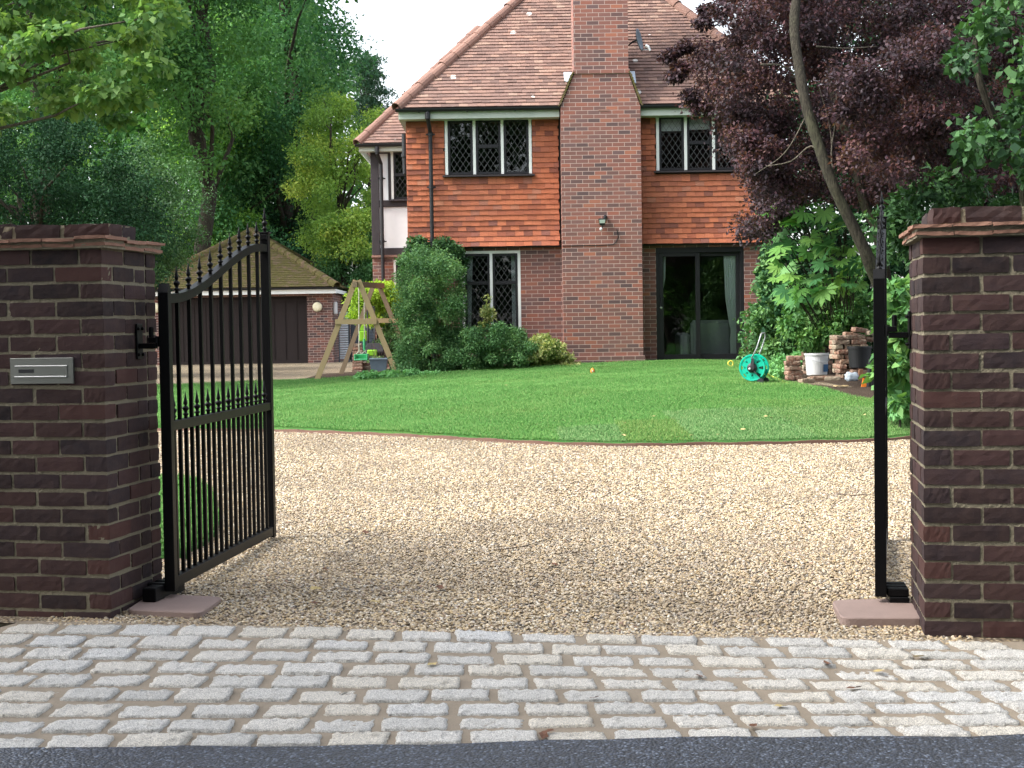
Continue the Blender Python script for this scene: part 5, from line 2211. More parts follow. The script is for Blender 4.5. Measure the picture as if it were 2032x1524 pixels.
mb.hexa([(-.02, -Wd / 2 - .05, hubz), (.03, -Wd / 2 - .05, hubz), (.03, -Wd / 2 - .03, hubz), (-.02, -Wd / 2 - .03, hubz), (.0, -Wd / 2 - .045, hubz + Rr * .72), (.035, -Wd / 2 - .045, hubz + Rr * .72), (.035, -Wd / 2 - .03, hubz + Rr * .72), (.0, -Wd / 2 - .03, hubz + Rr * .72)])
mb.build('hub', M['black_plastic'], reel)
mb = MB()
mb.lathe([(.015, 0), (.013, .02), (0, .024)], (-.02, -Wd / 2 - .055, hubz - .01), (0, -1, 0), 12)
mb.build('crank_knob', M['white_plastic'], reel)
mb = MB()
top = 101 * kpx
ya, yb = -Wd / 2 - .035, Wd / 2 + .035
lean = .09
mb.tube([(.0, ya, hubz + Rr * .7), (.02 + lean * .6, ya, top * .72), (.03 + lean, ya, top - .05), (.035 + lean, ya + .03, top - .012), (.04 + lean, ya + .07, top), (.04 + lean, yb - .07, top), (.035 + lean, yb - .03, top - .012), (.03 + lean, yb, top - .05), (.02 + lean * .6, yb, top * .72), (0, yb, hubz + Rr * .5)], .0095, 8)
mb.build('handle', M['grey_metal'], reel, smooth=True)
mb = MB()
for yy in (ya, yb):
    mb.tube([(.02, yy, hubz - .03), (.12, yy, hubz - Rr * .75), (.10, yy, .012), (-.10, yy, .010)], .0095, 8)
for xx in (.10, -.10):
    mb.tube([(xx, ya, .011), (xx, yb, .011)], .0095, 8)
mb.build('stand', M['black_metal'], reel, smooth=True)
mb = MB()
for k in range(2):
    mb.lathe([(.04, 0), (.045, .006), (.045, .03), (.04, .036)], (.12, (ya - .02, yb - .015)[k], .04), (0, 1, 0), 14)
mb.build('wheels', M['black_plastic'], reel)
q0, q1, q2 = G(1527, 745, .06), G(1548, 754, .03), G(1569, 766, .02)
mb = MB()
mb.tube([P(1524, 742, hp.y), q0, q1], .010, 8)
mb.tube([q1, q2], .014, 8)
o = mb.build('garden_hose', M['hose_yellow'])
tag(o, 'yellow hose end lying on the lawn to the right of the reel', 'hose')
c0 = G(1450, 732)
mb = MB()
rr = 5.0 * c0.y / FPX
mb.tube([(c0.x + math.cos(t) * rr, c0.y, c0.z + .05 + rr + math.sin(t) * rr) for t in np.linspace(-.9, 4.9, 22)], .011, 8)
mb.tube([(c0.x + math.cos(-.9) * rr, c0.y, c0.z + .05 + rr + math.sin(-.9) * rr), (c0.x + .01, c0.y, c0.z + .01)], .011, 6)
o = mb.build('hose_loop', M['hose_yellow'])
tag(o, 'small yellow loop of hose standing up from the grass', 'hose')

# little orange toy on the grass
tp = G(1176, 745)
k = tp.y / FPX
toy = empty('garden_toy', (tp.x, tp.y, tp.z + .01), 0, 'tiny orange and white garden toy standing on the grass near the chimney foot', 'toy')
mb = MB()
mb.lathe([(4.2 * k, 0), (4.6 * k, 1 * k), (3.6 * k, 4 * k)], n=12)
mb.build('base', M['terracotta'], toy)
mb = MB()
mb.lathe([(3.4 * k, 4.02 * k), (4.6 * k, 6 * k), (4.4 * k, 9 * k), (2.6 * k, 11.5 * k), (.8 * k, 13.5 * k), (0, 14 * k)], n=12)
mb.build('body', M['orange'], toy, smooth=True)
mb = MB()
mb.lathe([(1.5 * k, 0), (1.2 * k, .6 * k)], (0, -4.5 * k, 7.5 * k), (0, -1, 0), 10)
mb.build('badge', M['white_plastic'], toy)

# ------------------------------------------------------------------ brick pile on the bed
PD_ = G(1700, 753).y


def stack(px0, px1, pyb, rows_, d, rs, label, group, lean=.0, deep=2, yaw=.0, skip=0.0, lx=1.0):
    """rows of bricks seen end on and side on; from px0..px1, bottom at pixel row pyb"""
    a, b = P(px0, pyb, d), P(px1, pyb, d)
    z = hz((a.x + b.x) / 2, d) + .018
    w_ = b.x - a.x
    for r_ in range(rows_):
        ends = (r_ % 2 == 0)
        pit = .108 if ends else .222
        n = max(1, int(round(w_ / pit)))
        ro = rs.uniform(-.02, .02)
        for c in range(n):
            for q in range(deep if not ends else max(1, deep // 2)):
                if r_ > rows_ - 3 and rs.random() < skip:
                    continue
                xx = a.x + (c + .5) * w_ / n + rs.uniform(-.014, .014) + ro - lean * r_ * .068
                yy = d + (q + .5) * (.108 if not ends else .222) + rs.uniform(-.012, .02)
                loose_brick((xx, yy, z + .034 + r_ * .068), (math.pi / 2 if ends else 0) + yaw + rs.uniform(-.11, .11), rs.uniform(-.02, .02), rs.uniform(-.022, .022), label, group)


rb = random.Random(77)
stack(1668, 1734, 752, 9, PD_, rb, 'old brick in the tall leaning stack behind the black bucket', 'reclaimed bricks in the tall stack', .13, 4, .10, .25)
stack(1598, 1650, 740, 6, 22.15, rb, 'old brick in the low stack behind the white bucket', 'reclaimed bricks behind the white bucket', 0, 2, .12, 0)
stack(1563, 1590, 757, 5, G(1577, 757).y, rb, 'red brick in the small stack near the hose reel', 'bricks in the small stack by the hose', 0, 2, .08, 0)
for k, (px, py, rz, rx) in enumerate([(1690, 664, .25, .06), (1706, 655, .5, .1), (1672, 672, -.2, .0), (1718, 672, .1, .2), (1735, 662, .4, .05)]):
    p = P(px, py, PD_ + .3)
    loose_brick(p, rz, rx, .1, 'loose brick tumbled on top of the tall brick stack', 'bricks tumbled on the tall stack', (1.15, 1, 1))
for k, (px, py, rz) in enumerate([(1600, 756, .5), (1618, 752, .2), (1634, 751, .15), (1652, 752, -.1)]):
    p = G(px, py, .03)
    loose_brick(p, rz, 0, 0, 'brick half sunk in the soil in front of the white bucket', 'bricks edging the bed')


def bucket(px, py, rad, ht, mat, label, matlid=None, at=None):
    p = G(px, py) if at is None else at
    root = empty('bucket', (p.x, p.y, p.z + .012), .2, label, 'bucket')
    mb = MB()
    mb.lathe([(rad * .82, 0), (rad * .86, .01), (rad * .98, ht - .035), (rad * .96, ht - .034), (rad * .80, .02)], n=28)
    mb.build('pail', mat, root, smooth=False)
    mb = MB()
    mb.lathe([(rad * .99, ht - .034), (rad * 1.06, ht - .03), (rad * 1.06, ht), (rad * .97, ht), (rad * .95, ht - .02)], n=28)
    mb.build('rim', matlid or mat, root)
    return root, p


rt_, p = bucket(1621, 747, 24.5 * PD_ / FPX, 47 * PD_ / FPX, M['white_plastic'], 'white plastic bucket with blue label among the bricks')
mb = MB()
ra = 24.5 * PD_ / FPX * .955
vs = []
for k in range(7):
    w_ = -1.35 + k * .16
    for z_, s_ in ((.06, .965), (.17, 1.0)):
        vs.append((math.cos(w_) * ra * s_, math.sin(w_) * ra * s_, z_))
mb.add(vs, [(2 * k, 2 * k + 2, 2 * k + 3, 2 * k + 1) for k in range(6)])
mb.build('paper_label', M['blue_label'], rt_)
mb = MB()
ra2 = 24.5 * PD_ / FPX
mb.tube([(math.cos(t) * ra2 * 1.07, math.sin(t) * ra2 * 1.07 - .01, 47 * PD_ / FPX - .03 - .10 * math.sin(t + math.pi) ) for t in np.linspace(math.pi, 2 * math.pi, 16)], .004, 6)
mb.build('handle', M['grey_metal'], rt_)
bucket(1706, 732, 23 * PD_ / FPX, 42 * PD_ / FPX, M['black_plastic'], 'black builders bucket resting against the tall brick stack', at=Vector((P(1706, 732, PD_ - .32).x, PD_ - .32, hz(4.8, PD_ - .32) + .165)))
for k in range(2):
    for dx in (-.07, .07):
        loose_brick((P(1706, 732, PD_ - .32).x + dx, PD_ - .32, hz(4.8, PD_ - .32) + .05 + k * .067), math.pi / 2 + .05 * dx, label='brick propping up the black bucket', group='bricks under the black bucket')
tub = P(1616, 690, 22.2)
o = MB().bbox(-.085, .085, -.09, .09, -.028, .028, .01).build('plastic_tub', M['pale_blue_plastic'])
o.location = P(1616, 690, 22.2)
o.rotation_euler = (R(4), R(-9), R(18))
tag(o, 'pale plastic tub lying on the low brick stack behind the white bucket', 'tub')
bg_ = G(1690, 757)
mb = MB()
mb.rough((-.09, -.08, 0), (.17, 0, 0), (0, .14, 0), (.01, 0, .125), (6, 5, 5), .007, .9)
o = mb.build('plastic_sack', M['pale_blue_plastic'], smooth=True)
o.location = (bg_.x, bg_.y, bg_.z)
tag(o, 'crumpled pale blue plastic sack on the soil below the black bucket', 'sack')
tl = G(1706, 757)
o = MB().bbox(-.03, .03, -.012, .012, 0, .17, .003).build('clay_tile', M['terracotta'])
o.location = (tl.x, tl.y, tl.z)
o.rotation_euler = (.15, .05, .2)
tag(o, 'pinkish clay tile standing on edge beside the blue sack', 'tile')
ob_ = G(1716, 768)
o = MB().hexa([(-.045, -.02, 0), (.045, -.02, 0), (.045, .02, 0), (-.045, .02, 0), (-.02, -.015, .12), (.03, -.015, .10), (.03, .015, .10), (-.02, .015, .12)]).build('road_pin', M['orange'])
o.location = (ob_.x, ob_.y, ob_.z)
tag(o, 'orange plastic wedge on the soil next to the black pipes', 'plastic wedge')
for k, px in enumerate((1724, 1731)):
    q = G(px, 768 - 3 * k)
    mb = MB()
    mb.lathe([(.036, 0), (.036, .36 - .05 * k), (.026, .36 - .05 * k), (.026, .3)], n=12)
    o = mb.build('drain_pipe', M['black_plastic'])
    o.location = (q.x, q.y, q.z)
    o.rotation_euler = (.05, .08 - .1 * k, 0)
    tag(o, 'black drain pipe standing upright in front of the gate post', 'pipe', 'black drain pipes by the brick pile')
bd_ = G(1672, 769)
o = MB().rough((0, 0, 0), (.17, .03, 0), (-.02, .10, 0), (0, 0, .012), (5, 3, 1), .003, .4).build('board_scrap', M['swing_wood'])
o.location = (bd_.x - .08, bd_.y, bd_.z + .012)
tag(o, 'pale scrap of board lying flat on the soil', 'board')

# ------------------------------------------------------------------ fallen leaves and twigs
def leaf_mesh(k):
    rs = random.Random(k)
    mb = MB()
    n = 9
    vs = []
    for i in range(n):
        a = 2 * math.pi * i / n
        r_ = (.024 if i % 2 else .036) * rs.uniform(.75, 1.2)
        vs.append((math.cos(a) * r_ * 1.2, math.sin(a) * r_ * .85, .003 + rs.uniform(0, .011)))
    vs.append((0, 0, .004))
    mb.add(vs, [(i, (i + 1) % n, n) for i in range(n)])
    return mb


LM = []
for k in range(4):
    for m in ('dry_leaf', 'brown_leaf'):
        o = leaf_mesh(k + 3).build('fallen_leaf', M[m])
        LM.append((m, o.data))
        bpy.data.objects.remove(o)
rb = random.Random(12)
spots = [('road', px, py) for px, py in ((130, 1500), (284, 1510), (770, 1518), (870, 1495), (1060, 1497), (1450, 1490), (1600, 1508), (1690, 1500), (1790, 1512), (1320, 1520))]
spots += [('setts', px, py) for px, py in ((860, 1326), (1078, 1468), (1090, 1460), (1180, 1393), (1388, 1350), (1495, 1450), (1550, 1410), (1640, 1325), (1745, 1340), (1695, 1374), (1826, 1312))]
spots += [('gravel', rb.uniform(560, 1700), rb.uniform(930, 1230)) for _ in range(16)]
spots += [('lawn', px, py) for px, py in ((825, 797), (1005, 765), (1240, 840), (1297, 827), (1373, 865), (1345, 868), (1238, 865), (1475, 853), (1425, 863), (1610, 848), (1520, 827), (1530, 829), (1715, 824), (732, 835), (1770, 826))]
words = {'road': 'dry leaf fallen on the tarmac road', 'setts': 'dry leaf fallen on the granite setts', 'gravel': 'small dead leaf lying on the gravel drive', 'lawn': 'pale fallen leaf lying on the lawn'}
for kind_, px, py in spots:
    p = G(px, py, .004 if kind_ != 'lawn' else .06)
    m, d = rb.choice(LM)
    if kind_ == 'lawn':
        d = LM[0][1]
    o = bpy.data.objects.new('fallen_leaf', d)
    COL.objects.link(o)
    o.location = (p.x, p.y, p.z + (.014 if kind_ in ('setts', 'gravel') else .003))
    o.rotation_euler = (rb.uniform(-.2, .2), rb.uniform(-.2, .2), rb.uniform(0, 6.28))
    s = rb.uniform(.45, .85)
    o.scale = (s, s, s)
    tag(o, words[kind_], 'leaf', 'fallen leaves on the ' + kind_)
for (a, b, c) in [((980, 1092), (1040, 1084), (1085, 1070)), ((684, 1078), (700, 1070), (708, 1062)), ((1655, 978), (1690, 983), (1740, 980))]:
    q = [G(*t, .012) for t in (a, b, c)]
    o = MB().tube(q, [.0022, .003, .0016], 6).build('twig', M['twig'])
    tag(o, 'thin dead twig lying on the gravel drive', 'twig', 'twigs on the gravel')
# ------------------------------------------------------------------ foliage
def norm(a):
    return a / np.maximum(np.linalg.norm(a, axis=1, keepdims=True), 1e-9)


def leaf_quads(C, Rad, n, size, rng, aspect=.55, up=.6, droop=.25, shell=.45, tint=None, svar=.3, outw=.6):
    """leaves of many clumps at once: C (k,3) centres, Rad (k,3) radii"""
    k = len(C)
    idx = np.repeat(np.arange(k), n)
    N = len(idx)
    d = norm(rng.normal(size=(N, 3)))
    r = rng.random(N) ** shell
    p = C[idx] + d * r[:, None] * Rad[idx] * (1 + .15 * rng.normal(size=(N, 1)))
    out = norm(d * np.array([1, 1, .8]))
    a = norm(out * outw + rng.normal(size=(N, 3)) * .6 + np.array([0, 0, -droop]))
    nr = rng.normal(size=(N, 3)) * .55 + out * .45 + np.array([0, 0, up])
    nr = norm(nr - a * (nr * a).sum(1, keepdims=True))
    s = np.cross(a, nr)
    L = (size * (1 + svar * rng.normal(size=N)).clip(.45, 1.8))[:, None]
    W = L * aspect
    fold = L * .10
    V = np.stack([p, p + a * L * .45 + s * W * .5 + nr * fold, p + a * L - nr * fold * .8, p + a * L * .45 - s * W * .5 + nr * fold], 1).reshape(-1, 3)
    F = np.arange(N * 4).reshape(N, 4)
    tc = rng.random(k) if tint is None else tint
    T = np.repeat(tc[idx], 4)
    return V, F, T


def in_poly(x, y, poly):
    c = np.zeros(len(x), bool)
    j = len(poly) - 1
    for i in range(len(poly)):
        xi, yi = poly[i]
        xj, yj = poly[j]
        m = ((yi > y) != (yj > y)) & (x < (xj - xi) * (y - yi) / (yj - yi + 1e-12) + xi)
        c ^= m
        j = i
    return c


def survey(poly, d0, d1, n, rng):
    """n points spread through a surveyed outline between two distances"""
    poly = np.array(poly, float)
    out = []
    lo, hi = poly.min(0), poly.max(0)
    while len(out) < n:
        x = rng.uniform(lo[0], hi[0], 4 * n)
        y = rng.uniform(lo[1], hi[1], 4 * n)
        m = in_poly(x, y, poly)
        for a, b in zip(x[m], y[m]):
            out.append(P(a, b, rng.uniform(d0, d1)))
    return np.array([tuple(p) for p in out[:n]])


def limbs(mb, base, top, C, r0, rng, nl=10, rt=.35):
    base, top = Vector(base), Vector(top)
    n = 9
    wob = [Vector((rng.normal() * .12, rng.normal() * .12, 0)) * (0 if i in (0,) else 1) for i in range(n)]
    pts = [base.lerp(top, i / (n - 1)) + wob[i] * r0 * 4 for i in range(n)]
    rs = [r0 * (1 - (1 - rt) * i / (n - 1)) * (1.25 if i == 0 else 1) for i in range(n)]
    mb.tube(pts, rs, 9)
    sel = rng.choice(len(C), min(nl, len(C)), replace=False)
    for i in sel:
        e = Vector(C[i])
        t = np.clip((e.z - base.z) / max(top.z - base.z, .1) * .8 - .15, .15, .95)
        k = t * (n - 1)
        s = pts[int(k)].lerp(pts[min(int(k) + 1, n - 1)], k - int(k))
        L = (e - s).length
        m1 = s.lerp(e, .4) + Vector((rng.normal() * .06, rng.normal() * .06, .12)) * L
        m2 = s.lerp(e, .75) + Vector((rng.normal() * .06, rng.normal() * .06, .06)) * L
        r = r0 * .32
        mb.tube([s, m1, m2, e], [r, r * .7, r * .4, r * .15], 6)


def plant(name, label, cat, C, rad, n, size, mat, seed, flat=.65, trunk=None, bark='bark_dark', group=None, top=None, base=None, nl=10, leafname='crown', **kw):
    rng = np.random.default_rng(seed)
    C = np.asarray(C, float)
    R_ = np.asarray(rad, float)
    if R_.ndim == 0:
        R_ = np.full(len(C), float(R_))
    R_ = R_ * rng.uniform(.7, 1.3, len(C))
    Rad = np.c_[R_, R_, R_ * flat]
    c0 = C.mean(0)
    if base is None:
        base = (c0[0], c0[1])
    zb = hz(base[0], base[1])
    root = empty(name, (base[0], base[1], zb), 0, label, cat, group)
    O = np.array([base[0], base[1], zb])
    V, F, T = leaf_quads(C - O, Rad, n, size, rng, **kw)
    # nothing may grow into the soil
    zmin = h(V[:, 0] + O[0], V[:, 1] + O[1]) - zb + .02
    V[:, 2] = np.maximum(V[:, 2], zmin)
    mesh_np(leafname, V, F, mat, root, T)
    if trunk:
        mb = MB()
        tp_ = top if top is not None else (c0[0], c0[1], c0[2] + .3 * (C[:, 2].max() - c0[2]))
        limbs(mb, (0, 0, -.1), tuple(np.array(tp_) - O), C - O, trunk, rng, nl)
        mb.build('trunk' if trunk > .05 else 'stem', M[bark], root, smooth=True)
    return root


# leaf materials
GL = {}
GL['maple'] = m_leaf('maple_leaf', [(0.048, 0.118, 0.048), (0.089, 0.192, 0.059), (0.150, 0.260, 0.076), (0.231, 0.334, 0.101)], .35, .5)
GL['green'] = m_leaf('woodland_leaf', [(0.019, 0.064, 0.023), (0.057, 0.167, 0.049), (0.096, 0.238, 0.066), (0.205, 0.362, 0.091)], .3, .5, .4, .68)
GL['bluegreen'] = m_leaf('ash_leaf', [(0.021, 0.069, 0.033), (0.057, 0.175, 0.072), (0.092, 0.238, 0.092), (0.186, 0.362, 0.123)], .3, .5, .4, .68)
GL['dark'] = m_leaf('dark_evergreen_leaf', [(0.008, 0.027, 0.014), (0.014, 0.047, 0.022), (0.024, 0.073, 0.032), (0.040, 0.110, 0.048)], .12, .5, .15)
GL['robinia'] = m_leaf('yellow_green_leaf', [(0.054, 0.122, 0.034), (0.166, 0.302, 0.069), (0.267, 0.407, 0.087), (0.528, 0.600, 0.133)], .4, .5, .4, .68)
GL['cedar'] = m_leaf('cedar_needle', [(0.043, 0.109, 0.073), (0.078, 0.168, 0.104), (0.122, 0.237, 0.134)], .15, .6)
GL['hazel'] = m_leaf('hazel_leaf', [(0.032, 0.106, 0.034), (0.109, 0.279, 0.069), (0.202, 0.419, 0.087), (0.443, 0.670, 0.134)], .35, .5, .4, .68)
GL['pale'] = m_leaf('pale_green_leaf', [(0.093, 0.232, 0.104), (0.155, 0.341, 0.148), (0.232, 0.449, 0.191)], .3, .5)
GL['lime'] = m_leaf('lime_leaf', [(0.165, 0.297, 0.037), (0.297, 0.462, 0.062), (0.462, 0.605, 0.111)], .4, .5)
GL['copper'] = m_leaf('copper_leaf', [(0.016, 0.012, 0.016), (0.028, 0.018, 0.026), (0.047, 0.029, 0.039), (0.070, 0.038, 0.051), (0.109, 0.045, 0.052), (0.134, 0.081, 0.056)], .28, .36, .6)
GL['ivy'] = m_leaf('ivy_leaf', [(0.017, 0.048, 0.022), (0.033, 0.087, 0.034), (0.056, 0.140, 0.046), (0.093, 0.192, 0.062)], .2, .35, .5)
GL['fatsia'] = m_leaf('fatsia_leaf', [(0.040, 0.136, 0.059), (0.067, 0.205, 0.070), (0.107, 0.263, 0.065), (0.179, 0.342, 0.077), (0.143, 0.342, 0.167)], .35, .38, .5, tw=.3)
GL['laurel'] = m_leaf('laurel_leaf', [(0.034, 0.101, 0.035), (0.062, 0.171, 0.052), (0.124, 0.264, 0.078), (0.217, 0.372, 0.104)], .25, .35, .5)
GL['hedge'] = m_leaf('clipped_shrub_leaf', [(0.041, 0.106, 0.045), (0.072, 0.174, 0.065), (0.123, 0.253, 0.091), (0.225, 0.369, 0.128)], .2, .45)
GL['varieg'] = m_leaf('variegated_leaf', [(0.093, 0.189, 0.067), (0.251, 0.341, 0.122), (0.476, 0.506, 0.203), (0.661, 0.658, 0.324)], .25, .5, tw=.25)
GL['cover'] = m_leaf('ground_cover_leaf', [(0.078, 0.217, 0.078), (0.139, 0.341, 0.122), (0.232, 0.465, 0.191)], .25, .5)
GL['shade'] = m_leaf('unseen_roadside_leaf', [(.015, .05, .015), (.03, .08, .02), (.05, .11, .03)], .12, .5)

rng = np.random.default_rng(99)
# --- woodland on the left, from back to front
mass_poly = [(-260, 470), (-260, -420), (560, -420), (610, -100), (640, 120), (690, 300), (700, 470)]
C = survey(mass_poly, 64, 84, 620, rng)
V, F, T = leaf_quads(C, np.c_[np.full(620, 2.3), np.full(620, 2.3), np.full(620, 1.7)], 130, .42, rng)
o = mesh_np('far_woodland', V, F, GL['green'], tint=T)
tag(o, 'far mass of woodland closing the view behind the nearer trees', 'woodland', kind='stuff')


def wood(label, poly, d0, d1, nc, rad, n, size, mat, seed, trunk=.25, name='woodland_tree', cat='tree', group='woodland trees on the left', **kw):
    r_ = np.random.default_rng(seed)
    return plant(name, label, cat, survey(poly, d0, d1, nc, r_), rad, int(n * 1.9), size * .74, GL[mat], seed + 1, trunk=trunk, group=group, **kw)


wood('tall blue green tree whose crown edge meets the sky by the house', [(470, 330), (455, -420), (620, -420), (712, -60), (700, 20), (668, 50), (690, 110), (716, 165), (640, 250), (560, 350)], 50, 58, 120, 1.15, 230, .20, 'bluegreen', 201, .35)
wood('broad mid green tree at the top middle of the woodland', [(300, 300), (280, -420), (500, -420), (520, 0), (500, 180), (430, 330)], 44, 51, 110, 1.1, 230, .19, 'green', 203, .32)
wood('tall green tree at the upper left of the woodland', [(-120, 320), (-140, -420), (260, -420), (300, 0), (280, 200), (150, 350)], 40, 48, 130, 1.1, 210, .19, 'green', 205, .35)
wood('dark leafy tree just behind the garage roof', [(380, 470), (360, 250), (470, 130), (560, 230), (600, 420), (560, 500)], 51, 56, 70, .85, 210, .17, 'bluegreen', 207, .22)
wood('dark tree with shaded trunk between garage and yellow green tree', [(470, 520), (480, 330), (600, 300), (650, 420), (640, 540)], 53, 57, 60, .8, 200, .15, 'dark', 209, .2)
wood('pale green young tree with slim bare stem rising over the garage', [(340, 330), (370, 180), (430, 160), (490, 210), (500, 300), (430, 330)], 50.5, 53, 46, .7, 200, .16, 'hazel', 211, .10, bark='bark_pale', base=(P(412, 440, 51.5).x, 51.5))
# layered cedar
rc = np.random.default_rng(5)
tiers = []
for k in range(16):
    t = k / 15
    py = 118 + t * 160
    half = 10 + 62 * t + (14 if k % 3 == 0 else -6)
    for s in range(4):
        tiers.append(tuple(P(718 + rc.uniform(-half * .3, half), py + rc.uniform(-5, 5), 60 + rc.uniform(-1.2, 1.2))))
plant('cedar_tree', 'dark layered conifer reaching past the yellow green tree into the sky', 'tree', np.array(tiers), .62, 150, .15, GL['cedar'], 77, flat=.22, trunk=.2, group=None, droop=.05, up=1.2, aspect=.30)
wood('upright yellow green tree standing next to the timbered wing', [(600, 500), (575, 330), (600, 280), (640, 190), (690, 178), (742, 215), (765, 250), (768, 400), (740, 520)], 45.5, 49, 95, .55, 250, .12, 'robinia', 213, .16, name='robinia_tree')
wood('bright hazel bush growing behind the garage roof', [(285, 530), (300, 450), (360, 410), (440, 405), (500, 430), (520, 500), (520, 545)], 51.2, 53.4, 56, .5, 240, .15, 'hazel', 215, .06, name='hazel_bush', cat='bush', group=None)
wood('pale green feathery shrub between garage and half timbered wing', [(640, 600), (650, 490), (690, 440), (735, 430), (745, 520), (745, 600)], 46.5, 48, 50, .42, 260, .12, 'pale', 217, .06, name='garden_shrub', cat='shrub', group=None)
wood('dark green bush in the shade behind the pale shrub', [(560, 600), (570, 500), (650, 500), (660, 600)], 51.5, 53, 26, .5, 230, .14, 'dark', 219, .06, name='garden_shrub', cat='shrub', group=None)
# nearer, darker growth behind the left pier
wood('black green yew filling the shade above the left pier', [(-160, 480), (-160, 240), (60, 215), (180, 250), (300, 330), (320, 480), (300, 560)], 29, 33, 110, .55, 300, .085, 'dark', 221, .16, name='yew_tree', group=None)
wood('dark holly behind the pier capping with bare pale twigs', [(210, 520), (220, 330), (300, 280), (380, 340), (400, 420), (370, 500), (300, 560)], 34, 38, 60, .5, 270, .09, 'ivy', 223, .10, name='holly_tree', group=None)
# maple reaching in from the left
mp = [(-240, 290), (-240, -260), (240, -260), (300, -40), (345, 60), (325, 115), (250, 140), (280, 190), (255, 245), (170, 265), (120, 220), (40, 200), (-40, 270)]
Cm = survey(mp, 22.5, 26.5, 110, np.random.default_rng(31))
plant('maple_tree', 'yellow green maple reaching in from the upper left corner', 'tree', Cm, .42, 170, .125, GL['maple'], 225, flat=.34, trunk=.16, bark='bark_pale', base=(-10.6, 24.5), top=(-9.8, 24.5, 8.0), nl=40, up=1.1, aspect=.85, droop=.35)

# --- shrubs against the house
def shrub(label, poly, d0, d1, nc, rad, n, size, mat, seed, name='clipped_shrub', cat='shrub', stem=.03, group=None, **kw):
    r_ = np.random.default_rng(seed)
    return plant(name, label, cat, survey(poly, d0, d1, nc, r_), rad, int(n * 1.35), size, GL[mat], seed + 1, trunk=stem, leafname='foliage', group=group, **kw)


shrub('tall clipped dark green shrub against the corner of the house', [(795, 738), (792, 560), (798, 515), (830, 497), (880, 500), (908, 530), (914, 640), (910, 738)], 25.4, 26.9, 165, .17, 240, .040, 'hedge', 301, flat=.9)
shrub('low rounded clipped shrub under the leaded lower window', [(890, 738), (895, 668), (930, 655), (985, 650), (1035, 660), (1062, 690), (1060, 738)], 25.4, 26.7, 100, .15, 240, .040, 'hedge', 303, flat=.85)
shrub('creamy variegated shrub at the foot of the chimney', [(1045, 735), (1050, 690), (1060, 664), (1100, 672), (1120, 700), (1150, 728), (1160, 736)], 25.9, 26.8, 60, .10, 190, .050, 'varieg', 305, flat=.8, name='variegated_shrub')
shrub('thin twiggy stems with small leaves in front of the lower window', [(950, 655), (958, 610), (966, 590), (975, 605), (978, 655)], 26.4, 26.8, 16, .07, 30, .055, 'varieg', 306, name='window_shrub', stem=.012)
shrub('dark ivy climbing the downpipe above the tall shrub', [(808, 505), (815, 478), (850, 462), (862, 458), (872, 470), (905, 488), (925, 500), (918, 540), (850, 510)], 27.35, 27.75, 60, .10, 90, .065, 'ivy', 307, name='ivy', cat='climber')
shrub('bare stemmed climber on the brick beside the lower window', [(908, 520), (918, 505), (922, 560), (924, 640), (912, 640)], 27.5, 27.8, 18, .06, 40, .05, 'hedge', 309, name='wall_climber', cat='climber', stem=.012)
shrub('lime yellow shrub behind the wooden swing', [(705, 630), (702, 580), (735, 566), (775, 566), (785, 600), (780, 640), (740, 640)], 30.6, 31.8, 46, .19, 210, .065, 'lime', 311, name='lime_shrub')
shrub('dark straggly shrub beside the wing wall behind the swing', [(748, 720), (752, 640), (775, 620), (795, 640), (795, 720)], 30.8, 31.8, 34, .18, 170, .06, 'hedge', 313, name='garden_shrub')
shrub('low pale green ground cover along the back of the lawn near the swing', [(705, 753), (715, 742), (780, 738), (850, 740), (885, 745), (880, 751)], 24.6, 26.0, 60, .09, 110, .045, 'cover', 315, name='ground_cover', stem=None, cat='ground cover', flat=.5)

# --- right hand side
hedge_poly = [(1560, 740), (1530, 560), (1560, 330), (1650, 240), (1800, 150), (2050, 80), (2320, 80), (2320, 760), (1800, 800)]
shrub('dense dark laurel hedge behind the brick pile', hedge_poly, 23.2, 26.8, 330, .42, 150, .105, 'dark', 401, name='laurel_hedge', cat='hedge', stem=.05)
cp = [(1420, 20), (1412, -260), (2120, -260), (2120, 330), (1960, 385), (1800, 405), (1690, 395), (1640, 380), (1560, 405), (1530, 460), (1488, 470), (1478, 420), (1482, 340), (1455, 285), (1432, 220), (1395, 200), (1375, 175), (1380, 130), (1352, 108), (1372, 80), (1400, 60)]
rcp = np.random.default_rng(402)
Ccop = np.vstack([survey([(1425, 100), (1425, -200), (1640, -200), (1640, 130)], 18.0, 21.0, 60, rcp), survey([(1440, 210), (1455, 300), (1478, 330), (1486, 470), (1540, 465), (1570, 380), (1560, 220)], 17.8, 20.4, 46, rcp), survey([(1690, 330), (1660, 180), (1720, 60), (1900, 60), (1890, 300), (1800, 370)], 15.6, 17.0, 46, rcp), survey(cp, 17.6, 20.6, 330, rcp), survey([(1560, 60), (1600, -200), (2120, -260), (2120, 330), (1960, 385), (1700, 400), (1600, 370), (1560, 420), (1520, 440), (1500, 330)], 20.6, 23.5, 150, rcp)])
extra = np.array([tuple(P(x, y, 18.6)) for x, y in ((1325, 112), (1345, 100), (1362, 92), (1350, 135), (1340, 150), (1370, 190), (1390, 215), (1402, 20), (1395, 45))])
copper = plant('copper_tree', 'purple leaved tree with leaning bare trunk beside the house', 'tree', np.vstack([Ccop, extra]), np.r_[np.full(60, .26), np.full(46, .22), np.full(46, .24), np.full(480, .30), np.full(9, .14)], 380, .048, GL['copper'], 403, flat=.6, trunk=None, base=(P(1775, 745, 17.0).x, 17.0), svar=.25, aspect=.62)
co_ = Vector(copper.location)


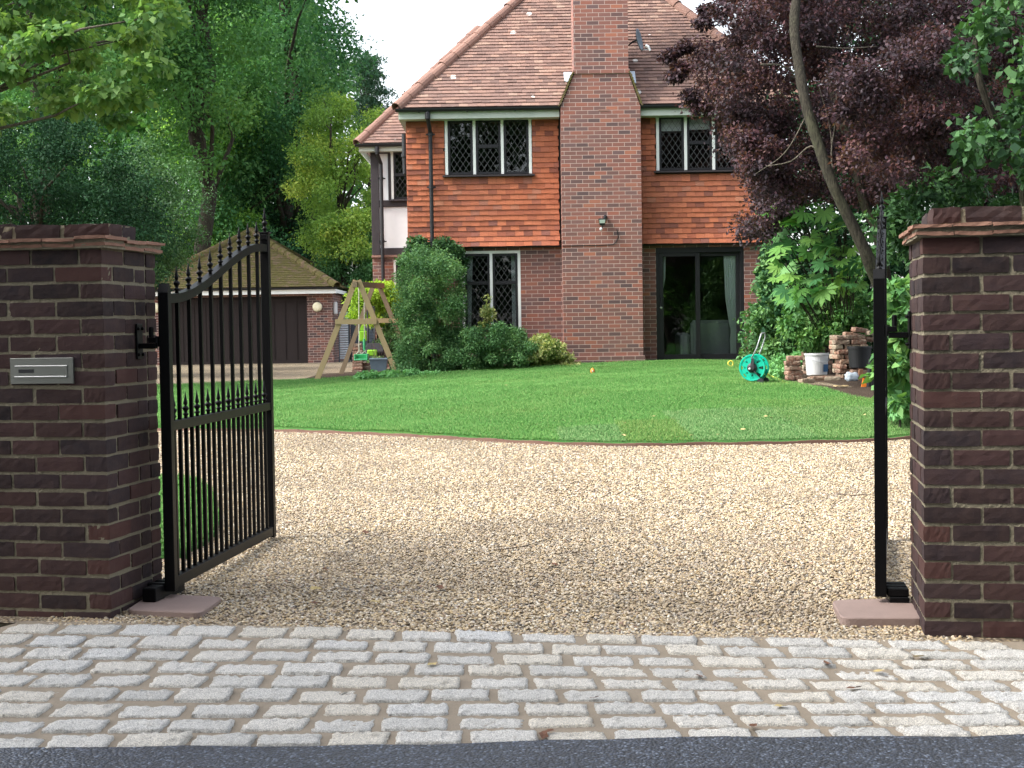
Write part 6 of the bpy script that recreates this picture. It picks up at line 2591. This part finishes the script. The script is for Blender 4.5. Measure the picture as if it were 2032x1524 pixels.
def limb(px, dd, radii, name='trunk', mat='bark', root=copper, n=40):
    pts = catmull([tuple(P(a, b, d) - Vector(root.location)) for (a, b), d in zip(px, dd)], n)
    rs_ = np.interp(np.linspace(0, 1, n), np.linspace(0, 1, len(radii)), radii)
    rg = np.random.default_rng(3)
    rs_ = rs_ * (1 + .05 * rg.normal(size=n))
    return MB().tube([tuple(p) for p in pts], list(rs_), 12).build(name, M[mat], root, smooth=True)


limb([(1800, 800), (1765, 640), (1742, 565), (1722, 510), (1688, 440), (1652, 365), (1625, 290), (1600, 210), (1585, 130), (1576, 60), (1580, 0), (1600, -120), (1640, -240)], [16.4, 16.2, 16.1, 16, 16, 16, 16.1, 16.2, 16.4, 16.6, 16.8, 17.2, 18], [.11, .085, .070, .066, .063, .060, .058, .056, .053, .050, .045, .035, .025])
limb([(1790, 790), (1745, 480), (1720, 420), (1700, 340), (1682, 270), (1660, 210), (1650, 120), (1670, -60)], [18.4, 18.2, 18.2, 18.3, 18.5, 18.8, 19.2, 20], [.10, .07, .065, .06, .055, .05, .04, .02], mat='bark_dark')
BRS_ = []
for (px, dd, r_) in [([(1640, 340), (1612, 290), (1570, 320), (1520, 330)], 16.3, .014), ([(1655, 370), (1650, 300), (1658, 240), (1660, 160)], 16.2, .012), ([(1620, 92), (1680, 96), (1740, 92)], 16.8, .010), ([(1510, 128), (1550, 130), (1585, 150)], 16.9, .012), ([(1652, 365), (1648, 260), (1625, 170)], 16.3, .009), ([(1610, 210), (1560, 300), (1500, 345)], 16.6, .010), ([(1700, 110), (1720, 130), (1700, 155)], 16.5, .008), ([(1760, 360), (1800, 300), (1850, 240), (1820, 370)], 17, .008)]:
    pts = catmull([tuple(P(a, b, dd + .1 * i) - co_) for i, (a, b) in enumerate(px)], 14)
    MB().tube([tuple(p) for p in pts], list(np.linspace(r_, r_ * .4, 14)), 6).build('branch', M['bark_pale'], copper, smooth=True)

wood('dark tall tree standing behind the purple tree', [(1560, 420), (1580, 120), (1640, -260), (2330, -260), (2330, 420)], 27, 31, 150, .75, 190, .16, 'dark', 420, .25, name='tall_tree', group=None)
# ivy clad tree at the far right
ip = [(1880, 330), (1868, 240), (1900, 150), (1930, 60), (1960, -220), (2150, -220), (2150, 380), (1990, 345), (1930, 320)]
Civ = survey(ip, 14.8, 16.4, 46, np.random.default_rng(61))
ivyt = plant('ivy_clad_tree', 'ivy covered tree above the right pier at the edge of the photo', 'tree', Civ, .22, 100, .085, GL['ivy'], 405, flat=.9, trunk=None, base=(P(2030, 700, 15.8).x, 15.8), aspect=.85)
limb([(2040, 760), (2030, 380), (2000, 310), (1975, 240), (1950, 180), (1935, 100), (1955, 0), (1980, -140)], [15.8, 15.6, 15.4, 15.3, 15.3, 15.4, 15.6, 15.8], [.09, .05, .045, .04, .035, .035, .03, .02], root=ivyt, mat='bark')
limb([(1990, 300), (1945, 150), (1925, 135), (1890, 120)], [15.3, 15.2, 15.2, 15.2], [.014, .012, .010, .006], name='branches', root=ivyt, mat='bark')
# lower right leafy growth between tree and pier
shrub('glossy green bush with light sprays behind the top of the right pier', [(1700, 520), (1720, 440), (1790, 400), (1850, 340), (1900, 330), (1950, 380), (2050, 390), (2050, 520)], 16.4, 18.0, 60, .22, 90, .085, 'ivy', 407, name='garden_shrub', stem=.04)
shrub('leafy green plant between the right gate post and the brick pier', [(1768, 800), (1765, 640), (1772, 560), (1800, 560), (1800, 800)], 13.2, 14.4, 26, .12, 60, .11, 'laurel', 409, name='garden_plant', cat='plant', stem=.012)
shrub('mid green laurel with yellowish sprays above the white bucket', [(1575, 690), (1560, 610), (1600, 560), (1680, 550), (1735, 590), (1740, 640), (1680, 660), (1610, 690)], 21.6, 22.8, 80, .17, 110, .080, 'laurel', 411, name='laurel_shrub')
shrub('dark green shrub at the house corner beside the glass door', [(1492, 712), (1490, 650), (1510, 600), (1520, 500), (1560, 480), (1585, 560), (1590, 640), (1570, 712)], 23.6, 25.2, 90, .2, 150, .075, 'hedge', 413, name='corner_shrub')
shrub('pale green ground cover between the hose reel and the brick stack', [(1535, 752), (1528, 722), (1552, 708), (1568, 712), (1562, 750)], 20.6, 22.0, 46, .10, 90, .045, 'cover', 415, name='ground_cover', stem=None, cat='ground cover', flat=.55)
shrub('leafy green clump between the small brick stack and the white bucket', [(1575, 722), (1570, 706), (1610, 688), (1640, 694), (1620, 712)], 22.6, 23.2, 34, .10, 90, .055, 'cover', 416, name='ground_cover', stem=None, cat='ground cover', flat=.6)
shrub('low green plants on the soil by the foot of the right pier', [(1760, 815), (1765, 785), (1800, 770), (1830, 790), (1830, 815)], 13.6, 14.6, 24, .07, 50, .07, 'cover', 417, name='ground_cover', stem=None, cat='ground cover', flat=.6)

# fatsia with big palmate leaves
fr = np.random.default_rng(55)


def palmate(rs):
    """one lobed leaf, unit length, lying in xy with its stalk at the origin"""
    pts = [(0, 0)]
    nl = 9
    out = [(-.06, -.02)]
    for i in range(nl):
        a = R(-128 + 256 * i / (nl - 1))
        L = (.62 + .38 * math.cos(a * .62)) * rs.uniform(.92, 1.06)
        wd = R(13)
        out.append((math.sin(a - wd) * L * .72, math.cos(a - wd) * L * .72))
        out.append((math.sin(a) * L, math.cos(a) * L))
        out.append((math.sin(a + wd) * L * .72, math.cos(a + wd) * L * .72))
        if i < nl - 1:
            am = a + R(128 / (nl - 1))
            out.append((math.sin(am) * L * .40, math.cos(am) * L * .40))
    out.append((.06, -.02))
    V = np.array([(0, 0.05, 0)] + [(x * .62, y * .62 + .0, 0) for x, y in out])
    V[:, 2] = -.35 * (V[:, 0] ** 2 + V[:, 1] ** 2) + .05 * np.abs(V[:, 0])
    n = len(out)
    F = [(0, 1 + i, 1 + (i + 1)) for i in range(n - 1)]
    return V, F


fpoly = [(1500, 414), (1560, 398), (1620, 402), (1690, 425), (1725, 500), (1728, 560), (1660, 575), (1590, 600), (1552, 590), (1535, 540), (1545, 470)]
pos = survey(fpoly, 18.2, 20.4, 125, fr)
fb = (P(1680, 700, 21.3).x, 21.3)
fat = empty('fatsia_bush', (fb[0], fb[1], hz(*fb)), 0, 'bush with large pale green hand shaped leaves below the leaning trunk', 'bush')
fo = np.array(fat.location)
VV, FF, TT = [], [], []
b_ = 0
rr_ = random.Random(8)
mbst = MB()
for p in pos:
    V, F = palmate(rr_)
    s = rr_.uniform(.22, .40)
    cen = np.array([P(1640, 540, 19.6)[i] for i in range(3)])
    o_ = p - cen
    dr = Vector((o_[0] - .35, -.75, -.15 + o_[2] * .2)).normalized()      # tip direction: outwards and down
    dr = (dr + Vector((rr_.gauss(0, .5), rr_.gauss(0, .3), rr_.gauss(-.3, .4)))).normalized()
    nn = (Vector((-.25, -.35, .9)) + Vector((rr_.gauss(0, .45), rr_.gauss(0, .4), rr_.gauss(0, .3)))).normalized()
    nn = (nn - dr * nn.dot(dr)).normalized()
    sd_ = dr.cross(nn)
    Mx = np.array([tuple(sd_), tuple(dr), tuple(nn)])
    W = V * s @ Mx + (p - fo)
    VV.append(W)
    FF += [tuple(i + b_ for i in f) for f in F]
    TT += [rr_.random()] * len(W)
    b_ += len(W)
    a = Vector(p - fo)
    mbst.tube([a, a - dr * .16 + Vector((0, .06, -.05)), Vector((a.x * .6, a.y * .6 + .05, a.z - .38))], [.005, .006, .007], 5)
mesh_np('foliage', np.vstack(VV), np.array(FF), GL['fatsia'], fat, np.array(TT))
mbst.build('stems', M['bark'], fat)

# --- unseen trees across the road, behind the camera: they shade the gateway
for i, (x, y, hh, rr2) in enumerate([(-12, -7.5, 12.5, 4.8), (-4.5, -6.5, 12, 4.4), (4, -6.5, 12.5, 4.6), (12, -7, 12.5, 4.8)]):
    r_ = np.random.default_rng(600 + i)
    n = 90
    d = norm(r_.normal(size=(n, 3)))
    C = np.array([x, y, hh * .52]) + d * (r_.random((n, 1)) ** .5) * np.array([rr2, rr2 * .8, hh * .48])
    C[:, 2] = np.maximum(C[:, 2], .5)
    plant('unseen_roadside_tree', ['unseen roadside tree opposite the gateway beyond the left pier', 'unseen roadside tree opposite the left gate leaf', 'unseen roadside tree opposite the right gate leaf', 'unseen roadside tree opposite the gateway beyond the right pier'][i], 'tree', C, 1.25, 230, .42, GL['shade'], 610 + i, trunk=.28, group='unseen trees across the road')

C = np.c_[np.random.default_rng(5).uniform(-16, 16, 150), np.random.default_rng(6).uniform(-6.2, -4.6, 150), np.random.default_rng(7).uniform(.3, 2.9, 150)]
plant('unseen_hedge', 'unseen hedge added along the far side of the road facing the gateway', 'hedge', C, .75, 170, .20, GL['shade'], 690, trunk=.05)  # unseen hedge, added to keep low light off the pier fronts
# unseen tree added left of the frame, crown placed to shade the left pier
r_ = np.random.default_rng(700)
n = 110
d = norm(r_.normal(size=(n, 3)))
C = np.array([-7.4, 3.4, 7.0]) + d * (r_.random((n, 1)) ** .5) * np.array([2.9, 3.0, 2.8])
plant('unseen_roadside_tree', 'unseen overhanging tree added outside the gateway to shade the left pier', 'tree', C, .8, 190, .17, GL['shade'], 701, trunk=.25, base=(-8.5, 2.8), top=(-7.6, 3.2, 8.0), nl=24, flat=.55)
# ------------------------------------------------------------------ camera, light
cam = bpy.data.cameras.new('camera')
cam.sensor_width = 36.0
cam.lens = FPX / 2032.0 * 36.0
cam.clip_end = 1000
cam.clip_start = .05
co = bpy.data.objects.new('camera', cam)
COL.objects.link(co)
Rm = Matrix((( _r.x, _u.x, -_F.x), (_r.y, _u.y, -_F.y), (_r.z, _u.z, -_F.z)))
co.matrix_world = Matrix.Translation(CAM) @ Rm.to_4x4()
SC.camera = co

SUN = Vector((-.66, -.17, .73)).normalized()
w = bpy.data.worlds.new('World')
SC.world = w
w.use_nodes = True
nt = w.node_tree
nt.nodes.clear()
sky = nt.nodes.new('ShaderNodeTexSky')
sky.sky_type = 'NISHITA'
sky.sun_disc = False
sky.sun_elevation = math.asin(SUN.z)
sky.sun_rotation = math.atan2(SUN.x, SUN.y)
sky.air_density = 1.0
sky.dust_density = 3.0
sky.ozone_density = 1.0
hs = nt.nodes.new('ShaderNodeHueSaturation')
hs.inputs['Saturation'].default_value = .35
bg = nt.nodes.new('ShaderNodeBackground')
bg.inputs[1].default_value = .15
wo = nt.nodes.new('ShaderNodeOutputWorld')
nt.links.new(sky.outputs[0], hs.inputs['Color'])
nt.links.new(hs.outputs[0], bg.inputs[0])
nt.links.new(bg.outputs[0], wo.inputs[0])
sl = bpy.data.lights.new('sun', 'SUN')
sl.energy = 1.7
sl.angle = R(20)
sl.color = (1.0, .95, .87)
so = bpy.data.objects.new('sun', sl)
COL.objects.link(so)
so.rotation_euler = (-SUN).to_track_quat('-Z', 'Y').to_euler()
so.location = SUN * 60
SC.view_settings.view_transform = 'Standard'
SC.view_settings.look = 'None'
SC.view_settings.gamma = 1
SC.view_settings.exposure = 1.85
SC.cycles.use_denoising = True
SC.cycles.max_bounces = 8
SC.cycles.transparent_max_bounces = 12
